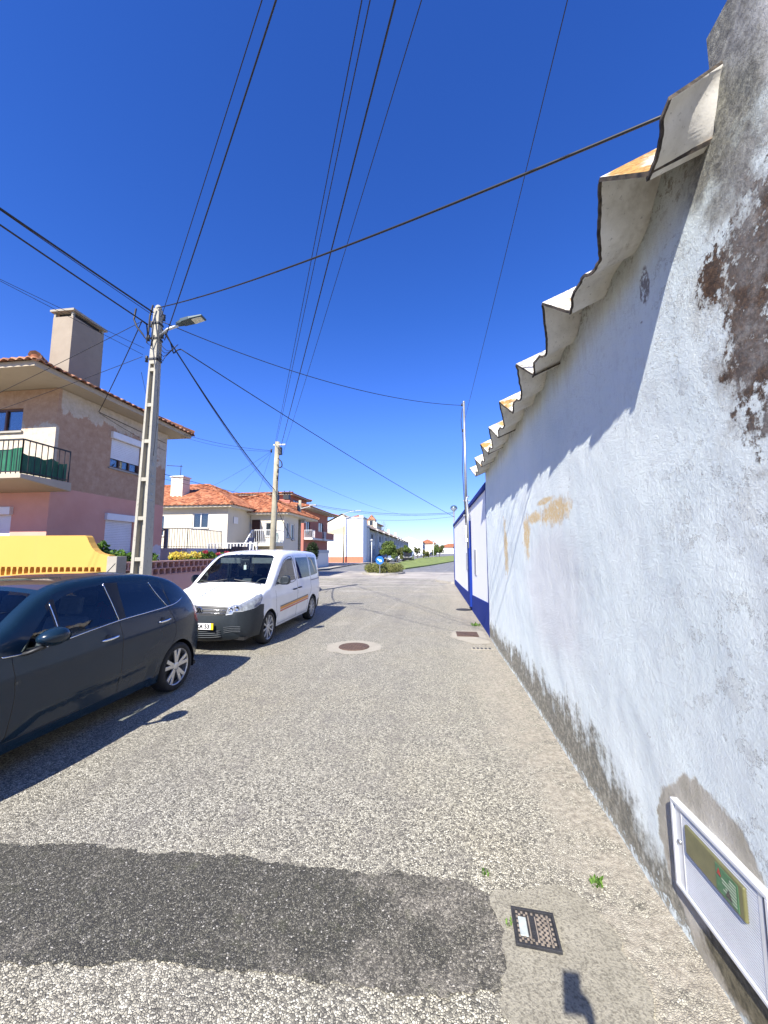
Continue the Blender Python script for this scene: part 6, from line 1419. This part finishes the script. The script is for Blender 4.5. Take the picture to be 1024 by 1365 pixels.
# ------------------------------------------------------------------ the person taking the picture (only the shadow of the raised phone falls in view)
ph = thing('phone', 'dark phone held upright in a raised hand', 'phone', (0, -.012, 1.68))
mb = MB(); mb.box(-.0365, .0365, -.0145, -.0065, 1.675, 1.828); mb.build('body', M['p_dark'], ph, bevel=.004)
mb = MB(); mb.box(-.033, .033, -.0155, -.0146, 1.682, 1.822); mb.build('screen', M['black'], ph)
pe = thing('person', 'person in dark jacket and jeans holding up a phone, seen only by the shadow', 'person', (-.02, -.55, 0))
def skin(name, pts, edges, mat, par, sub=2, root=0):
    me = bpy.data.meshes.new(name); b = BASE[par.name]; me.from_pydata([tuple(Vector(p[:3]) - b) for p in pts], edges, []); o = bpy.data.objects.new(name, me); COL.objects.link(o); o.parent = par; BASE[o.name] = b
    md = o.modifiers.new('skin', 'SKIN'); md.use_smooth_shade = True
    for i, p in enumerate(pts): me.skin_vertices[0].data[i].radius = (p[3], p[4] if len(p) > 4 else p[3]); me.skin_vertices[0].data[i].use_root = (i == root)
    s_ = o.modifiers.new('sub', 'SUBSURF'); s_.levels = sub; s_.render_levels = sub; me.materials.append(mat); return o
def chain(n0, n): return [(n0 + i, n0 + i + 1) for i in range(n - 1)]
X = -.03; Y = -.52
body = [(X, Y, .95, .15, .11), (X, Y, 1.10, .14, .10), (X, Y - .01, 1.25, .155, .11), (X, Y, 1.40, .15, .10), (X, Y + .01, 1.49, .06, .06), (X, Y + .03, 1.55, .055, .055), (X, Y + .05, 1.62, .075, .09), (X, Y + .045, 1.70, .07, .085),
    (X + .19, Y, 1.41, .058), (X + .26, Y + .16, 1.30, .045), (X + .21, Y + .28, 1.42, .038), (X + .085, Y + .41, 1.60, .028), (X + .075, Y + .45, 1.66, .030, .018),
    (X - .19, Y, 1.41, .058), (X - .25, Y - .02, 1.15, .045), (X - .26, Y + .05, .92, .032), (X - .26, Y + .07, .84, .03, .018),
    (X + .10, Y, .88, .095), (X + .11, Y + .03, .50, .062), (X + .11, Y, .10, .042), (X + .12, Y + .14, .045, .04, .03),
    (X - .10, Y, .88, .095), (X - .11, Y + .02, .50, .062), (X - .11, Y - .02, .10, .042), (X - .12, Y + .12, .045, .04, .03)]
ed = [(0, 1), (1, 2), (2, 3), (3, 4), (4, 5), (5, 6), (6, 7), (3, 8), (8, 9), (9, 10), (10, 11), (11, 12), (3, 13), (13, 14), (14, 15), (15, 16), (0, 17), (17, 18), (18, 19), (19, 20), (0, 21), (21, 22), (22, 23), (23, 24)]
skin('body', body, ed, M['shirt'], pe)
for i in range(4):   # right-hand fingers wrapped round the back edge of the phone, then the thumb
    z = 1.735 - i * .021; pts = [(.055, -.07, z - .03, .011), (.062, -.028, z - .008, .010), (.048, .0, z, .009), (.018 + .004 * i, .004, z + .002, .008)]
    skin('finger', pts, chain(0, 4), M['skin'], pe, 1)
skin('thumb', [(.05, -.075, 1.665, .013), (.048, -.05, 1.70, .011), (.030, -.026, 1.725, .010), (.012, -.024, 1.735, .009)], chain(0, 4), M['skin'], pe, 1)
mb = MB(); bm = bmesh.new(); bmesh.ops.create_uvsphere(bm, u_segments=20, v_segments=14, radius=1)
vv = [(X + q.co.x * .088, Y + .035 + q.co.y * .105, 1.705 + q.co.z * .10 + (.03 if q.co.y < 0 else 0)) for q in bm.verts]; mb.add(vv, [tuple(q.index for q in f_.verts) for f_ in bm.faces if sum(q.co.y for q in f_.verts) / len(f_.verts) < .45 or sum(q.co.z for q in f_.verts) / len(f_.verts) > .45]); bm.free(); mb.build('hair', M['hair'], pe, smooth=True)
